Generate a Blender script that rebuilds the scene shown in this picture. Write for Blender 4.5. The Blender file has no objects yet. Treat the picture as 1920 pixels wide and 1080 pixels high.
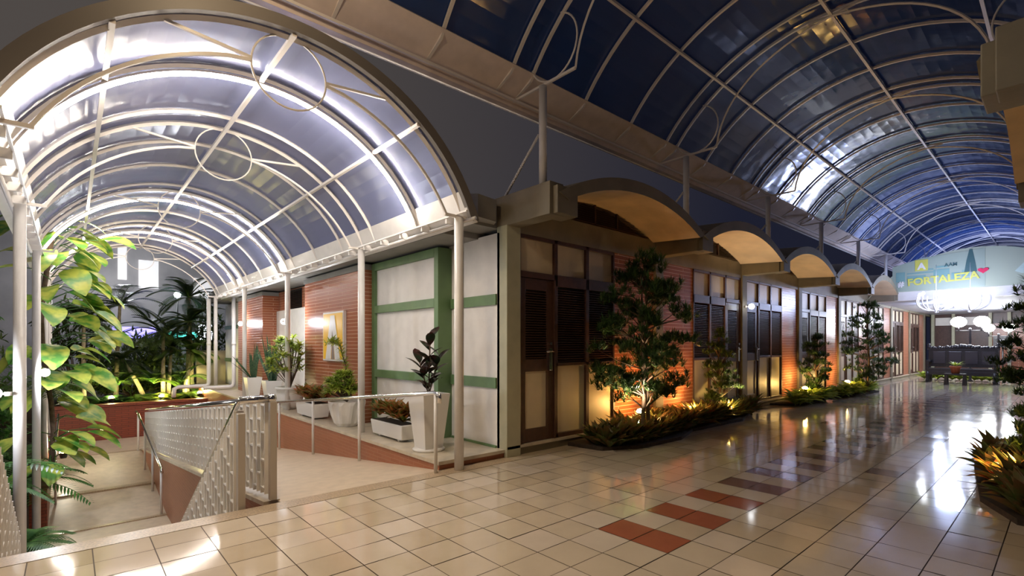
import bpy, bmesh, math, random
from mathutils import Vector, Matrix
R = math.radians; PI = math.pi
rnd = random.Random(7)
C = bpy.context.scene.collection
scene = bpy.context.scene

# ---------------------------------------------------------------- camera
# X runs along the gallery, Y runs along the side walkway, Z up (metres)
cam_d = bpy.data.cameras.new('camera'); cam = bpy.data.objects.new('camera', cam_d); C.objects.link(cam)
cam.location = (0, 0, 1.45)
cam.rotation_euler = (R(90), 0, math.atan2(1045, 931) - R(90))
cam_d.sensor_width = 36; cam_d.lens = 931 / 1920 * 36
cam_d.shift_y = 107 / 1920; cam_d.clip_start = .05; cam_d.clip_end = 200
scene.camera = cam
# ---------------------------------------------------------------- exposure / view
vs = scene.view_settings
vs.view_transform = 'Standard'; vs.look = 'None'; vs.gamma = 1; vs.use_curve_mapping = False; vs.exposure = 0.4
scene.cycles.max_bounces = 8; scene.cycles.diffuse_bounces = 3; scene.cycles.glossy_bounces = 4
scene.cycles.transmission_bounces = 4; scene.cycles.transparent_max_bounces = 10
scene.cycles.sample_clamp_indirect = 4.0
scene.cycles.use_denoising = True
scene.cycles.caustics_reflective = False; scene.cycles.caustics_refractive = False
# ---------------------------------------------------------------- night sky
w = bpy.data.worlds.new('night_sky'); scene.world = w; w.use_nodes = True
nt = w.node_tree; nt.nodes.clear()
wo = nt.nodes.new('ShaderNodeOutputWorld'); bg = nt.nodes.new('ShaderNodeBackground')
tc = nt.nodes.new('ShaderNodeTexCoord'); sx = nt.nodes.new('ShaderNodeSeparateXYZ')
mr = nt.nodes.new('ShaderNodeMapRange'); cr = nt.nodes.new('ShaderNodeMix'); cr.data_type = 'RGBA'
nt.links.new(tc.outputs['Generated'], sx.inputs[0])
sub = nt.nodes.new('ShaderNodeMath'); sub.operation = 'SUBTRACT'
nt.links.new(sx.outputs['Y'], sub.inputs[0]); nt.links.new(sx.outputs['X'], sub.inputs[1])
nt.links.new(sub.outputs[0], mr.inputs['Value']); mr.inputs['From Min'].default_value = -.5; mr.inputs['From Max'].default_value = .7
nt.links.new(mr.outputs['Result'], cr.inputs['Factor'])
cr.inputs[6].default_value = (.009, .010, .020, 1); cr.inputs[7].default_value = (.058, .050, .046, 1)
nt.links.new(cr.outputs[2], bg.inputs['Color']); bg.inputs['Strength'].default_value = 1.0
nt.links.new(bg.outputs[0], wo.inputs[0])

# ---------------------------------------------------------------- lights without a visible bulb (fills added in the gallery and above its far roof, chandelier light)
WARM = (1, .78, .52); COOL = (.62, .72, 1)
def lamp(name, kind, loc, power, col, size=.2, aim=None, angle=100, blend=.6):
    d = bpy.data.lights.new(name, kind); d.energy = power; d.color = col
    if kind == 'AREA': d.shape = 'DISK'; d.size = size
    else: d.shadow_soft_size = size
    if kind == 'SPOT': d.spot_size = R(angle); d.spot_blend = blend
    o = bpy.data.objects.new(name, d); C.objects.link(o); o.location = loc
    if aim: o.rotation_euler = (Vector(aim) - Vector(loc)).to_track_quat('-Z', 'Y').to_euler()
    return o
lamp('gallery_fill', 'SPOT', (0.8, 3.3, 4.5), 190, (1, .76, .48), .12, (1.6, 2.6, 0), 150, 1)  # this and the next two: warm fill added for the foreground, no fixtures
lamp('gallery_fill', 'SPOT', (-1.8, 2.2, 4.2), 90, (1, .78, .5), .12, (-1.6, 2.4, 0), 150, 1)
lamp('gallery_fill', 'POINT', (0.8, 3.5, 4.5), 35, (1, .76, .48), .12)
lamp('chandelier_light', 'POINT', (19.6, 2.4, 3.0), 190, (.50, .60, 1), .28)
lamp('canopy_end_fill', 'POINT', (27.0, 2.2, 4.2), 200, (.45, .55, 1), .15)  # added light with no lamp there, brightens the canopy beyond the banner
lamp('gallery_fill', 'POINT', (24.0, 3.2, 2.7), 90, (.62, .72, 1), .12)
lamp('gallery_fill', 'POINT', (29.0, 2.9, 2.6), 80, (.72, .8, 1), .12)

# ---------------------------------------------------------------- materials
def newmat(name):
    m = bpy.data.materials.new(name); m.use_nodes = True
    return m, m.node_tree, m.node_tree.nodes['Principled BSDF']
def pm(name, col, rough=.5, metal=0, spec=.5, noise=0, nscale=6, bump=0, bscale=40, coat=0):
    m, t, p = newmat(name)
    p.inputs['Base Color'].default_value = (*col, 1); p.inputs['Roughness'].default_value = rough
    p.inputs['Metallic'].default_value = metal; p.inputs['Specular IOR Level'].default_value = spec
    p.inputs['Coat Weight'].default_value = coat
    if noise or bump:
        tc = t.nodes.new('ShaderNodeTexCoord')
    if noise:
        n = t.nodes.new('ShaderNodeTexNoise'); n.inputs['Scale'].default_value = nscale; n.inputs['Detail'].default_value = 5
        t.links.new(tc.outputs['Object'], n.inputs['Vector'])
        x = t.nodes.new('ShaderNodeMix'); x.data_type = 'RGBA'
        x.inputs[6].default_value = (*[c * (1 - noise) for c in col], 1); x.inputs[7].default_value = (*[min(1, c * (1 + noise * .7)) for c in col], 1)
        mp = t.nodes.new('ShaderNodeMapRange'); mp.inputs[1].default_value = .3; mp.inputs[2].default_value = .7
        t.links.new(n.outputs['Fac'], mp.inputs[0]); t.links.new(mp.outputs[0], x.inputs['Factor'])
        t.links.new(x.outputs[2], p.inputs['Base Color'])
    if bump:
        n = t.nodes.new('ShaderNodeTexNoise'); n.inputs['Scale'].default_value = bscale
        t.links.new(tc.outputs['Object'], n.inputs['Vector'])
        b = t.nodes.new('ShaderNodeBump'); b.inputs['Strength'].default_value = bump; b.inputs['Distance'].default_value = .01
        t.links.new(n.outputs['Fac'], b.inputs['Height']); t.links.new(b.outputs[0], p.inputs['Normal'])
    return m
def em(name, col, s):
    m, t, p = newmat(name); p.inputs['Base Color'].default_value = (*col, 1)
    p.inputs['Emission Color'].default_value = (*col, 1); p.inputs['Emission Strength'].default_value = s
    return m
def brickmat(name, c1, c2, mortar, rough=.3, bw=.32, bh=.062, axis='xy', msize=.006):
    m, t, p = newmat(name)
    tc = t.nodes.new('ShaderNodeTexCoord'); s = t.nodes.new('ShaderNodeSeparateXYZ'); cb = t.nodes.new('ShaderNodeCombineXYZ')
    a = t.nodes.new('ShaderNodeMath'); a.operation = 'ADD'
    t.links.new(tc.outputs['Object'], s.inputs[0]); t.links.new(s.outputs['X'], a.inputs[0]); t.links.new(s.outputs['Y'], a.inputs[1])
    t.links.new(a.outputs[0], cb.inputs['X']); t.links.new(s.outputs['Z'], cb.inputs['Y'])
    b = t.nodes.new('ShaderNodeTexBrick'); b.inputs['Scale'].default_value = 1
    b.inputs['Brick Width'].default_value = bw; b.inputs['Row Height'].default_value = bh
    b.inputs['Mortar Size'].default_value = msize; b.inputs['Mortar Smooth'].default_value = .2
    b.inputs['Color1'].default_value = (*c1, 1); b.inputs['Color2'].default_value = (*c2, 1); b.inputs['Mortar'].default_value = (*mortar, 1)
    b.inputs['Bias'].default_value = 0
    t.links.new(cb.outputs[0], b.inputs['Vector']); t.links.new(b.outputs['Color'], p.inputs['Base Color'])
    bp = t.nodes.new('ShaderNodeBump'); bp.inputs['Strength'].default_value = .7; bp.inputs['Distance'].default_value = .012; bp.invert = True
    t.links.new(b.outputs['Fac'], bp.inputs['Height']); t.links.new(bp.outputs[0], p.inputs['Normal'])
    p.inputs['Roughness'].default_value = rough
    return m
def sheetmat(name, tint, col, rough, trans, along='x'):
    m, t, p = newmat(name)
    p.inputs['Base Color'].default_value = (*col, 1); p.inputs['Roughness'].default_value = rough; p.inputs['Specular IOR Level'].default_value = .9 if trans < .3 else .45
    tr = t.nodes.new('ShaderNodeBsdfTransparent'); tr.inputs[0].default_value = (*tint, 1)
    mx = t.nodes.new('ShaderNodeMixShader'); mx.inputs[0].default_value = 1 - trans
    out = t.nodes['Material Output']
    t.links.new(tr.outputs[0], mx.inputs[1]); t.links.new(p.outputs[0], mx.inputs[2]); t.links.new(mx.outputs[0], out.inputs['Surface'])
    tc = t.nodes.new('ShaderNodeTexCoord'); mp = t.nodes.new('ShaderNodeMapping')
    mp.inputs['Scale'].default_value = (.9, .9, .9)
    n = t.nodes.new('ShaderNodeTexNoise'); n.inputs['Scale'].default_value = 1.6; n.inputs['Detail'].default_value = 2
    t.links.new(tc.outputs['Object'], mp.inputs[0]); t.links.new(mp.outputs[0], n.inputs['Vector'])
    b = t.nodes.new('ShaderNodeBump'); b.inputs['Strength'].default_value = .22; b.inputs['Distance'].default_value = .12
    t.links.new(n.outputs['Fac'], b.inputs['Height']); t.links.new(b.outputs[0], p.inputs['Normal'])
    return m
def leafmat(name, c1, c2, rough=.4, trans=.3, scale=9):
    m, t, p = newmat(name)
    tc = t.nodes.new('ShaderNodeTexCoord'); n = t.nodes.new('ShaderNodeTexNoise'); n.inputs['Scale'].default_value = scale
    t.links.new(tc.outputs['Object'], n.inputs['Vector'])
    mp = t.nodes.new('ShaderNodeMapRange'); mp.inputs[1].default_value = .38; mp.inputs[2].default_value = .62
    x = t.nodes.new('ShaderNodeMix'); x.data_type = 'RGBA'; x.inputs[6].default_value = (*c1, 1); x.inputs[7].default_value = (*c2, 1)
    t.links.new(n.outputs['Fac'], mp.inputs[0]); t.links.new(mp.outputs[0], x.inputs['Factor']); t.links.new(x.outputs[2], p.inputs['Base Color'])
    p.inputs['Roughness'].default_value = rough
    tl = t.nodes.new('ShaderNodeBsdfTranslucent'); t.links.new(x.outputs[2], tl.inputs[0])
    mx = t.nodes.new('ShaderNodeMixShader'); mx.inputs[0].default_value = trans
    t.links.new(p.outputs[0], mx.inputs[1]); t.links.new(tl.outputs[0], mx.inputs[2]); t.links.new(mx.outputs[0], t.nodes['Material Output'].inputs['Surface'])
    return m
M = {}
M['white'] = pm('white_paint', (.78, .75, .72), .35, noise=.05)
M['steel'] = pm('painted_steel', (.80, .74, .68), .35)
M['chrome'] = pm('brushed_chrome', (.75, .73, .7), .16, 1)
M['concrete'] = pm('khaki_concrete', (.21, .18, .125), .6, noise=.18, nscale=3, bump=.15)
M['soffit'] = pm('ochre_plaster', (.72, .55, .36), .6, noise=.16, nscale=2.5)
M['roofc'] = pm('grey_concrete', (.27, .26, .24), .7, noise=.15, nscale=3)
M['olive'] = pm('olive_paint', (.46, .45, .32), .5, noise=.08)
M['green'] = pm('green_paint', (.14, .24, .10), .45, noise=.12, nscale=5)
M['panel'] = pm('white_washed_panel', (.88, .84, .80), .5, noise=.07, nscale=4)
M['cream'] = pm('cream_panel', (.62, .52, .36), .4, noise=.08, nscale=3)
M['wood'] = pm('dark_brown_wood', (.075, .032, .020), .38, noise=.25, nscale=12)
M['slat'] = pm('brown_slat', (.060, .028, .018), .3)
M['black'] = pm('black', (.012, .011, .012), .5)
M['brick'] = brickmat('brick_wall', (.38, .12, .052), (.33, .098, .045), (.66, .44, .31), .28, 1.35, .066, msize=.005)
M['brickr'] = brickmat('brick_ramp', (.40, .14, .065), (.36, .12, .055), (.42, .2, .11), .4, .24, .05, msize=.004)
M['brickg'] = brickmat('brick_garden', (.28, .06, .028), (.22, .05, .025), (.12, .03, .018), .45, .3, .055)
M['granite'] = pm('granite', (.50, .38, .25), .3, noise=.35, nscale=60)
M['ramp'] = pm('ramp_paving', (.66, .54, .40), .42, noise=.10, nscale=8)
M['ledge'] = pm('ledge_stone', (.62, .54, .42), .3, noise=.16, nscale=7)
M['grout'] = pm('grout', (.10, .07, .045), .7)
M['t0'] = pm('cream_tile', (.60, .50, .375), .09, noise=.05, nscale=3)
M['t1'] = pm('pale_tile', (.64, .54, .43), .09, noise=.05, nscale=3)
M['t2'] = pm('sand_tile', (.55, .45, .325), .09, noise=.05, nscale=3)
M['tr'] = pm('brick_red_tile', (.36, .115, .062), .10, noise=.08, nscale=5)
M['tb'] = pm('brown_tile', (.22, .12, .095), .10, noise=.08, nscale=5)
M['latt'] = pm('lattice_white', (.82, .78, .72), .5, noise=.05)
M['beigepost'] = pm('beige_post', (.50, .44, .37), .4)
M['soil'] = pm('soil', (.035, .022, .014), .9, noise=.4, nscale=20)
M['bark'] = pm('bark', (.13, .08, .05), .8, noise=.4, nscale=18)
M['palmbark'] = pm('palm_trunk', (.42, .34, .2), .7, noise=.35, nscale=16)
M['pot'] = pm('white_pot', (.80, .78, .75), .3)
M['terra'] = pm('terracotta', (.42, .12, .05), .6)
M['sheet1'] = sheetmat('walkway_sheet', (.55, .57, .78), (.27, .30, .50), .20, .30)
M['sheet2'] = sheetmat('gallery_sheet', (.14, .22, .55), (.022, .06, .19), .14, .25)
M['flash'] = pm('beige_flashing', (.80, .68, .60), .3, noise=.08)
M['led'] = em('led_light', (1, .90, .78), 115)
M['globe'] = em('globe_light', (.93, .96, 1), 45); M['globe2'] = em('small_globe', (.93, .96, 1), 8)
M['bulb'] = em('lamp_light', (.92, .95, 1), 40)
M['amber'] = em('amber_light', (1, .62, .2), 45)
M['yellow'] = pm('yellow_sign', (.95, .55, .04), .35)
M['dkwood'] = pm('carved_dark_wood', (.02, .018, .022), .35, noise=.3, nscale=20)
M['navy'] = pm('blue_awning', (.03, .07, .25), .4)
# leaves
M['l_dark'] = leafmat('conifer_leaf', (.03, .075, .022), (.09, .17, .04))
M['l_olive'] = leafmat('shrub_leaf', (.05, .09, .02), (.14, .2, .04))
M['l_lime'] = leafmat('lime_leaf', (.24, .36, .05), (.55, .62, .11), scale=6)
M['l_mid'] = leafmat('green_leaf', (.04, .13, .03), (.10, .24, .05))
M['l_var'] = leafmat('variegated_leaf', (.10, .30, .05), (.62, .66, .12), trans=.25, scale=5)
M['l_bronze'] = leafmat('bronze_leaf', (.10, .15, .04), (.20, .11, .045), scale=9)
M['l_croton'] = leafmat('croton_leaf', (.45, .13, .04), (.14, .2, .04), scale=11)
M['l_burg'] = leafmat('rubber_leaf', (.02, .035, .018), (.06, .02, .02), rough=.18, trans=.1)
M['l_snake'] = leafmat('snake_leaf', (.03, .08, .05), (.09, .16, .07), scale=30)
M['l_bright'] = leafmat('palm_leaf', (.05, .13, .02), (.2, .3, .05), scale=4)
M['l_pdark'] = leafmat('dark_palm_leaf', (.03, .06, .02), (.09, .13, .03), scale=4)

# ---------------------------------------------------------------- mesh builder
class MB:
    def __init__(s): s.v = []; s.f = []; s.m = []; s.sm = []
    def add(s, vs, fs, mi=0, smooth=False):
        b = len(s.v); s.v += [tuple(v) for v in vs]
        for f in fs: s.f.append([b + i for i in f]); s.m.append(mi); s.sm.append(smooth)
        return s
    def box(s, x0, x1, y0, y1, z0, z1, mi=0):
        v = [(x, y, z) for z in (z0, z1) for y in (y0, y1) for x in (x0, x1)]
        return s.add(v, [(0, 2, 3, 1), (4, 5, 7, 6), (0, 1, 5, 4), (2, 6, 7, 3), (0, 4, 6, 2), (1, 3, 7, 5)], mi)
    def hexa(s, p, mi=0):   # 8 points bottom quad then top quad (ccw)
        return s.add(p, [(3, 2, 1, 0), (4, 5, 6, 7), (0, 1, 5, 4), (1, 2, 6, 5), (2, 3, 7, 6), (3, 0, 4, 7)], mi)
    def tube(s, pts, r, n=8, mi=0, caps=True, closed=False, radii=None):
        pts = [Vector(p) for p in pts]; N = len(pts); rings = []
        t0 = (pts[1] - pts[0]).normalized()
        u = t0.orthogonal().normalized() if abs(t0.z) > .9 else t0.cross(Vector((0, 0, 1))).normalized()
        for i, p in enumerate(pts):
            if closed: t = (pts[(i + 1) % N] - pts[i - 1]).normalized()
            else: t = (pts[min(i + 1, N - 1)] - pts[max(i - 1, 0)]).normalized()
            u = (u - t * u.dot(t)).normalized(); w_ = t.cross(u)
            rr = radii[i] if radii else r
            rings.append([p + (u * math.cos(2 * PI * (k + .5) / n) + w_ * math.sin(2 * PI * (k + .5) / n)) * rr for k in range(n)])
        vs = [q for rg in rings for q in rg]; fs = []
        L = N if closed else N - 1
        for i in range(L):
            a = i * n; b = ((i + 1) % N) * n
            for k in range(n): fs.append((a + k, a + (k + 1) % n, b + (k + 1) % n, b + k))
        if caps and not closed: fs.append(tuple(range(n))[::-1]); fs.append(tuple((N - 1) * n + k for k in range(n)))
        return s.add(vs, fs, mi, n > 4)
    def lathe(s, c, prof, n=20, mi=0, smooth=True, sq=None):   # prof: (r, z)
        vs = []; fs = []
        for r, z in prof:
            for k in range(n):
                a = 2 * PI * (k + .5) / n; vs.append((c[0] + r * math.cos(a), c[1] + r * math.sin(a), c[2] + z))
        for i in range(len(prof) - 1):
            for k in range(n): fs.append((i * n + k, i * n + (k + 1) % n, (i + 1) * n + (k + 1) % n, (i + 1) * n + k))
        fs.append(tuple(range(n))[::-1]); fs.append(tuple((len(prof) - 1) * n + k for k in range(n)))
        return s.add(vs, fs, mi, smooth)
    def ball(s, c, r, mi=0, sz=1):
        return s.lathe(c, [(max(.001, r * math.sin(PI * i / 10)), -r * sz * math.cos(PI * i / 10)) for i in range(11)], 16, mi)
    def prism(s, poly, ax, a0, a1, mi=0):    # polygon in the plane perpendicular to axis ax
        def P(p, a): return (a, p[0], p[1]) if ax == 'x' else (p[0], a, p[1]) if ax == 'y' else (p[0], p[1], a)
        n = len(poly); vs = [P(p, a0) for p in poly] + [P(p, a1) for p in poly]
        fs = [tuple(range(n))[::-1], tuple(range(n, 2 * n))] + [(i, (i + 1) % n, n + (i + 1) % n, n + i) for i in range(n)]
        return s.add(vs, fs, mi)
    def leaf(s, base, d, L, W, droop=.4, seg=4, mi=0, prof=None, up=Vector((0, 0, 1)), fold=.0, twist=0):
        d = Vector(d).normalized(); base = Vector(base)
        side = d.cross(up)
        if side.length < .05: side = d.orthogonal()
        side.normalize()
        if twist: side = Matrix.Rotation(twist, 3, d) @ side
        vs = []; fs = []; p = base.copy(); cd = d.copy(); n = 3 if fold else 2
        prof = prof or (.35, 1, .9, .55, .04)
        for i in range(seg + 1):
            f = i / seg; q = f * (len(prof) - 1); j = min(int(q), len(prof) - 2); ww = W * .5 * (prof[j] + (prof[j + 1] - prof[j]) * (q - j))
            nrm = side.cross(cd).normalized()
            if fold: vs += [p - side * ww + nrm * ww * fold, p, p + side * ww + nrm * ww * fold]
            else: vs += [p - side * ww, p + side * ww]
            p = p + cd * (L / seg); cd = (cd - Vector((0, 0, 1)) * droop / seg).normalized()
        for i in range(seg):
            for k in range(n - 1): fs.append((i * n + k, i * n + k + 1, (i + 1) * n + k + 1, (i + 1) * n + k))
        return s.add(vs, fs, mi, True)
    def build(s, name, mats, parent=None, bevel=0, **props):
        me = bpy.data.meshes.new(name)
        o = bpy.data.objects.new(name, me); C.objects.link(o)
        org = Vector((0, 0, 0))
        if parent is not None:
            o.parent = parent; q = parent
            while q is not None: org = org + Vector(q.location); q = q.parent
        me.from_pydata([tuple(Vector(v) - org) for v in s.v], [], s.f)
        for m in (mats if isinstance(mats, (list, tuple)) else [mats]): me.materials.append(M[m] if isinstance(m, str) else m)
        me.polygons.foreach_set('material_index', s.m); me.polygons.foreach_set('use_smooth', s.sm); me.update()
        if bevel:
            b = o.modifiers.new('bevel', 'BEVEL'); b.width = bevel; b.segments = 2; b.limit_method = 'ANGLE'
        for k, v in props.items(): o[k] = v
        return o
def thing(name, loc, label, cat, group=None):
    o = bpy.data.objects.new(name, None); C.objects.link(o); o.location = loc; o.empty_display_size = .1
    o['label'] = label; o['category'] = cat
    if group: o['group'] = group
    return o
def struct(mb, name, mats, label=None, cat=None, parent=None, bevel=0):
    o = mb.build(name, mats, parent, bevel)
    if parent is None:
        o['kind'] = 'structure'
        if label: o['label'] = label; o['category'] = cat
    return o
def dup(root, loc, label, rz=0, scale=1, group=None):
    def cp(o, par):
        c = o.copy(); C.objects.link(c); c.parent = par
        for ch in o.children: cp(ch, c)
        return c
    r = cp(root, None); r.location = loc; r.rotation_euler = (0, 0, rz); r.scale = (scale,) * 3; r['label'] = label
    if group: r['group'] = group
    return r

# ================================================================ SETTING: floor of the gallery, tile by tile
TX, TY, X0, Y0 = .332, .3075, 3.108, 1.86
mb = MB(); mb.box(-3.5, 34, -.7, 4.63, -.3, -.004, 5)
i0 = int((-3.4 - X0) // TX); i1 = int((33.5 - X0) / TX); j0 = int((-.6 - Y0) // TY); j1 = int((4.64 - Y0) / TY)
for i in range(i0, i1):
    for j in range(j0, j1):
        xa, ya = X0 + i * TX, Y0 + j * TY
        mi = rnd.choice((0, 0, 1, 2))
        if i >= 0 and i % 2 == 0 and j in (0, 1): mi = 3 if i < 6 else 4
        elif i > 9 and rnd.random() < .05: mi = 4 if rnd.random() < .4 else 2
        g = .0035; t = [rnd.uniform(-.0008, .0008) for _ in range(3)]
        z = [t[0] + t[1] + t[2], t[0] - t[1] + t[2], t[0] - t[1] - t[2], t[0] + t[1] - t[2]]
        mb.add([(xa + g, ya + g, z[0]), (xa + TX - g, ya + g, z[1]), (xa + TX - g, ya + TY - g, z[2]), (xa + g, ya + TY - g, z[3])], [(0, 1, 2, 3)], mi)
struct(mb, 'floor', ['t0', 't1', 't2', 'tr', 'tb', 'grout'], 'polished beige tiled gallery floor with a strip of red tiles', 'floor')
mb = MB(); mb.box(-3.5, 4.19, 4.63, 4.84, -.3, .002); struct(mb, 'trim_1', 'granite', 'speckled granite threshold strip at the edge of the gallery floor', 'threshold')
mb = MB(); mb.box(4.19, 34, 4.63, 4.85, -.3, .003); struct(mb, 'trim_2', 't2', 'plain tile strip at the foot of the louvred rooms', 'floor strip')
# lower ground
mb = MB(); mb.box(-14, 14, 4.9, 40, -2.4, -1.95); struct(mb, 'ground', 'soil')
# entrance stair going down, treads 0.29 x 0.175
mb = MB()
for k in range(10): mb.box(-.34, 1.12, 4.84 + .285 * k, 4.84 + .285 * (k + 1) + .02, -1.95, -.175 * (k + 1))
struct(mb, 'entrance_stair', 'ramp', 'beige stair going down from the gallery floor to the lower path', 'stairs')
# upper ramp
RS = .11
def rz(y): return -RS * (y - 4.84)
mb = MB(); mb.hexa([(1.46, 4.84, -1.95), (3.2, 4.84, -1.95), (3.2, 15.6, -1.95), (1.46, 15.6, -1.95), (1.46, 4.84, .0), (3.2, 4.84, .0), (3.2, 15.6, rz(15.6)), (1.46, 15.6, rz(15.6))])
struct(mb, 'upper_ramp', 'ramp', 'pale paved ramp sloping down beside the plant ledge', 'ramp')
mb = MB(); mb.box(-.28, 3.2, 15.6, 17.8, -1.95, rz(15.6)); struct(mb, 'ramp_landing', 'ramp', 'paved landing in front of the low brick garden wall', 'landing')
mb = MB(); mb.hexa([(-.28, 11.3, -1.97), (1.36, 11.3, -1.97), (1.36, 15.6, -1.97), (-.28, 15.6, -1.97), (-.28, 11.3, -1.73), (1.36, 11.3, -1.73), (1.36, 15.6, rz(15.6)), (-.28, 15.6, rz(15.6))])
mb.box(-.34, 1.36, 7.6, 11.3, -1.97, -1.735)
mb.box(-.28, 1.36, 11.24, 11.34, -1.74, -1.715, 1); mb.hexa([(-.28, 13.0, -1.6), (1.36, 13.0, -1.6), (1.36, 13.12, -1.6), (-.28, 13.12, -1.6), (-.28, 13.0, -1.48), (1.36, 13.0, -1.48), (1.36, 13.12, -1.465), (-.28, 13.12, -1.465)], 1)
mb.box(-.28, 1.36, 15.55, 15.63, -1.4, rz(15.6) + .004, 1)
struct(mb, 'lower_path', ['ramp', 'granite'], 'worn beige lower path with dark joints between its slabs', 'path')
# retaining wall between the ramp and the lower path
mb = MB(); mb.hexa([(1.36, 4.95, -1.95), (1.46, 4.95, -1.95), (1.46, 15.6, -1.95), (1.36, 15.6, -1.95), (1.36, 4.95, -.03), (1.46, 4.95, -.03), (1.46, 15.6, rz(15.6) - .0), (1.36, 15.6, rz(15.6))])
mb.hexa([(1.34, 4.95, -.04), (1.48, 4.95, -.04), (1.48, 15.6, rz(15.6)), (1.34, 15.6, rz(15.6)), (1.34, 4.95, .0), (1.48, 4.95, .0), (1.48, 15.6, rz(15.6) + .04), (1.34, 15.6, rz(15.6) + .04)], 1)
mb.hexa([(1.13, 4.86, -1.95), (1.36, 4.86, -1.95), (1.36, 8.5, -1.95), (1.13, 8.5, -1.95), (1.13, 4.86, -.03), (1.36, 4.86, -.03), (1.36, 8.5, -1.9), (1.13, 8.5, -1.9)])
struct(mb, 'retaining_wall', ['brickr', 'ledge'], 'brick retaining wall between the upper ramp and the lower path', 'wall')
# plant ledge
mb = MB(); mb.box(3.2, 4.19, 4.86, 19.2, -1.95, .06, 0); mb.box(3.18, 4.2, 4.84, 19.2, .06, .1, 1)
struct(mb, 'plant_ledge', ['brickr', 'ledge'], 'long brick ledge with a stone top carrying the white pots', 'ledge')
# low garden wall and troughs at the end
mb = MB(); mb.box(-.4, 3.2, 17.8, 18.1, -1.95, -.26); mb.box(-.45, 3.2, 17.77, 18.13, -.26, -.2, 1)
struct(mb, 'garden_wall', ['brickg', 'brickg'], 'low red brick garden wall across the end of the walkway', 'wall')
mb = MB(); mb.box(-.5, -.28, 11.4, 17.8, -1.95, -.95); mb.box(-.52, -.26, 11.38, 17.8, -.95, -.9)
struct(mb, 'side_kerb', 'brickg', 'low brick kerb along the left side of the lower path', 'kerb')
mb = MB(); mb.box(-6, 3.2, 18.1, 24, -1.95, -.3); mb.box(-6, -.5, 5.4, 18.1, -1.95, -1.1); struct(mb, 'garden_soil', 'soil')

# ================================================================ SETTING: building beside the gallery
NB = 8; MOD = 3.45; PX = 4.31
def mir(y, f): return y if f == 0 else 4.34 - y
def ybox(mb, f, x0, x1, y0, y1, z0, z1, mi=0):
    a, b = mir(y0, f), mir(y1, f); mb.box(x0, x1, min(a, b), max(a, b), z0, z1, mi)
def arcpts(x0, x1, zs, rise, n=18):
    c = (x0 + x1) / 2; h = (x1 - x0) / 2; r = (h * h + rise * rise) / (2 * rise); cz = zs + rise - r; a = math.asin(h / r)
    return [(c + r * math.sin(-a + 2 * a * i / n), cz + r * math.cos(-a + 2 * a * i / n)) for i in range(n + 1)]
side = ['left', 'right']
# pillars and cantilever beams
for f in (0, 1):
    for k in range(NB + 1):
        x = PX + MOD * k
        if f and k > 5: break
        mb = MB()
        ybox(mb, f, x - .12, x + .12, 4.80, 5.0, 0, 3.0)
        struct(mb, 'pillar', 'olive' if k < 1 else 'concrete', ('olive grey concrete pillar number' if 0 else 'slim concrete pillar of the louvred rooms') , 'pillar', bevel=.006)
        if k > 5: continue
        mb = MB(); ybox(mb, f, x - .12, x + .12, 4.04, 5.3, 2.99, 3.38); ybox(mb, f, x - .06, x + .3, 3.97, 4.25, 3.0, 3.33)
        struct(mb, 'cantilever_beam', 'concrete', 'square concrete beam end reaching out over the gallery', 'beam', bevel=.008)
    if f: 
        mb = MB(); ybox(mb, 1, 4.2, 24, 4.9, 5.1, 0, 3.4); struct(mb, 'wall_right', 'concrete')
# lintel, plinth
mb = MB(); mb.box(4.43, 5.0 + MOD * 8.5, 4.82, 5.0, 2.93, 3.29); struct(mb, 'trim_3', 'concrete', 'long concrete lintel above the louvred doors', 'lintel')
mb = MB(); mb.box(4.2, 5.0 + MOD * 8.5, 4.83, 5.0, .0, .10, 0); mb.box(4.2, 5 + MOD * 8.5, 4.80, 5.0, .10, .135, 1)
struct(mb, 'trim_4', ['concrete', 'ledge'], 'low plinth with a stone sill under the doors', 'plinth')
# vault shells
for f in (0, 1):
    for k in range(5):
        x0 = PX + MOD * k + .12; x1 = x0 + MOD - .30
        mb = MB()
        inn = arcpts(x0, x1, 3.18, .36); out = arcpts(x0 - .16, x1 + .16, 3.24, .47)
        for i in range(18):
            y0, y1 = 3.95, 5.6
            P = lambda p, y, dz=0: (p[0], mir(y, f), p[1] + dz)
            a, b, c, d = inn[i], inn[i + 1], out[i], out[i + 1]
            vs = [P(a, y0), P(b, y0), P(b, y1, .1), P(a, y1, .1), P(c, y0), P(d, y0), P(d, y1, .1), P(c, y1, .1)]
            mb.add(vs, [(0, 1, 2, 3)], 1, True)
            mb.add([vs[j] for j in (4, 5, 6, 7)], [(0, 1, 2, 3)], 0, True)
            mb.add([vs[j] for j in (0, 1, 5, 4)], [(0, 1, 2, 3)], 0)
            mb.add([vs[j] for j in (3, 2, 6, 7)], [(0, 1, 2, 3)], 0)
        for p, q in ((inn[0], out[0]), (inn[-1], out[-1])):
            mb.add([P(p, y0), P(q, y0), P(q, y1, .1), P(p, y1, .1)], [(0, 1, 2, 3)], 0)
        struct(mb, 'vault_canopy', ['concrete', 'soffit'], 'shallow concrete vault with a warm lit underside', 'vault')
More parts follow.
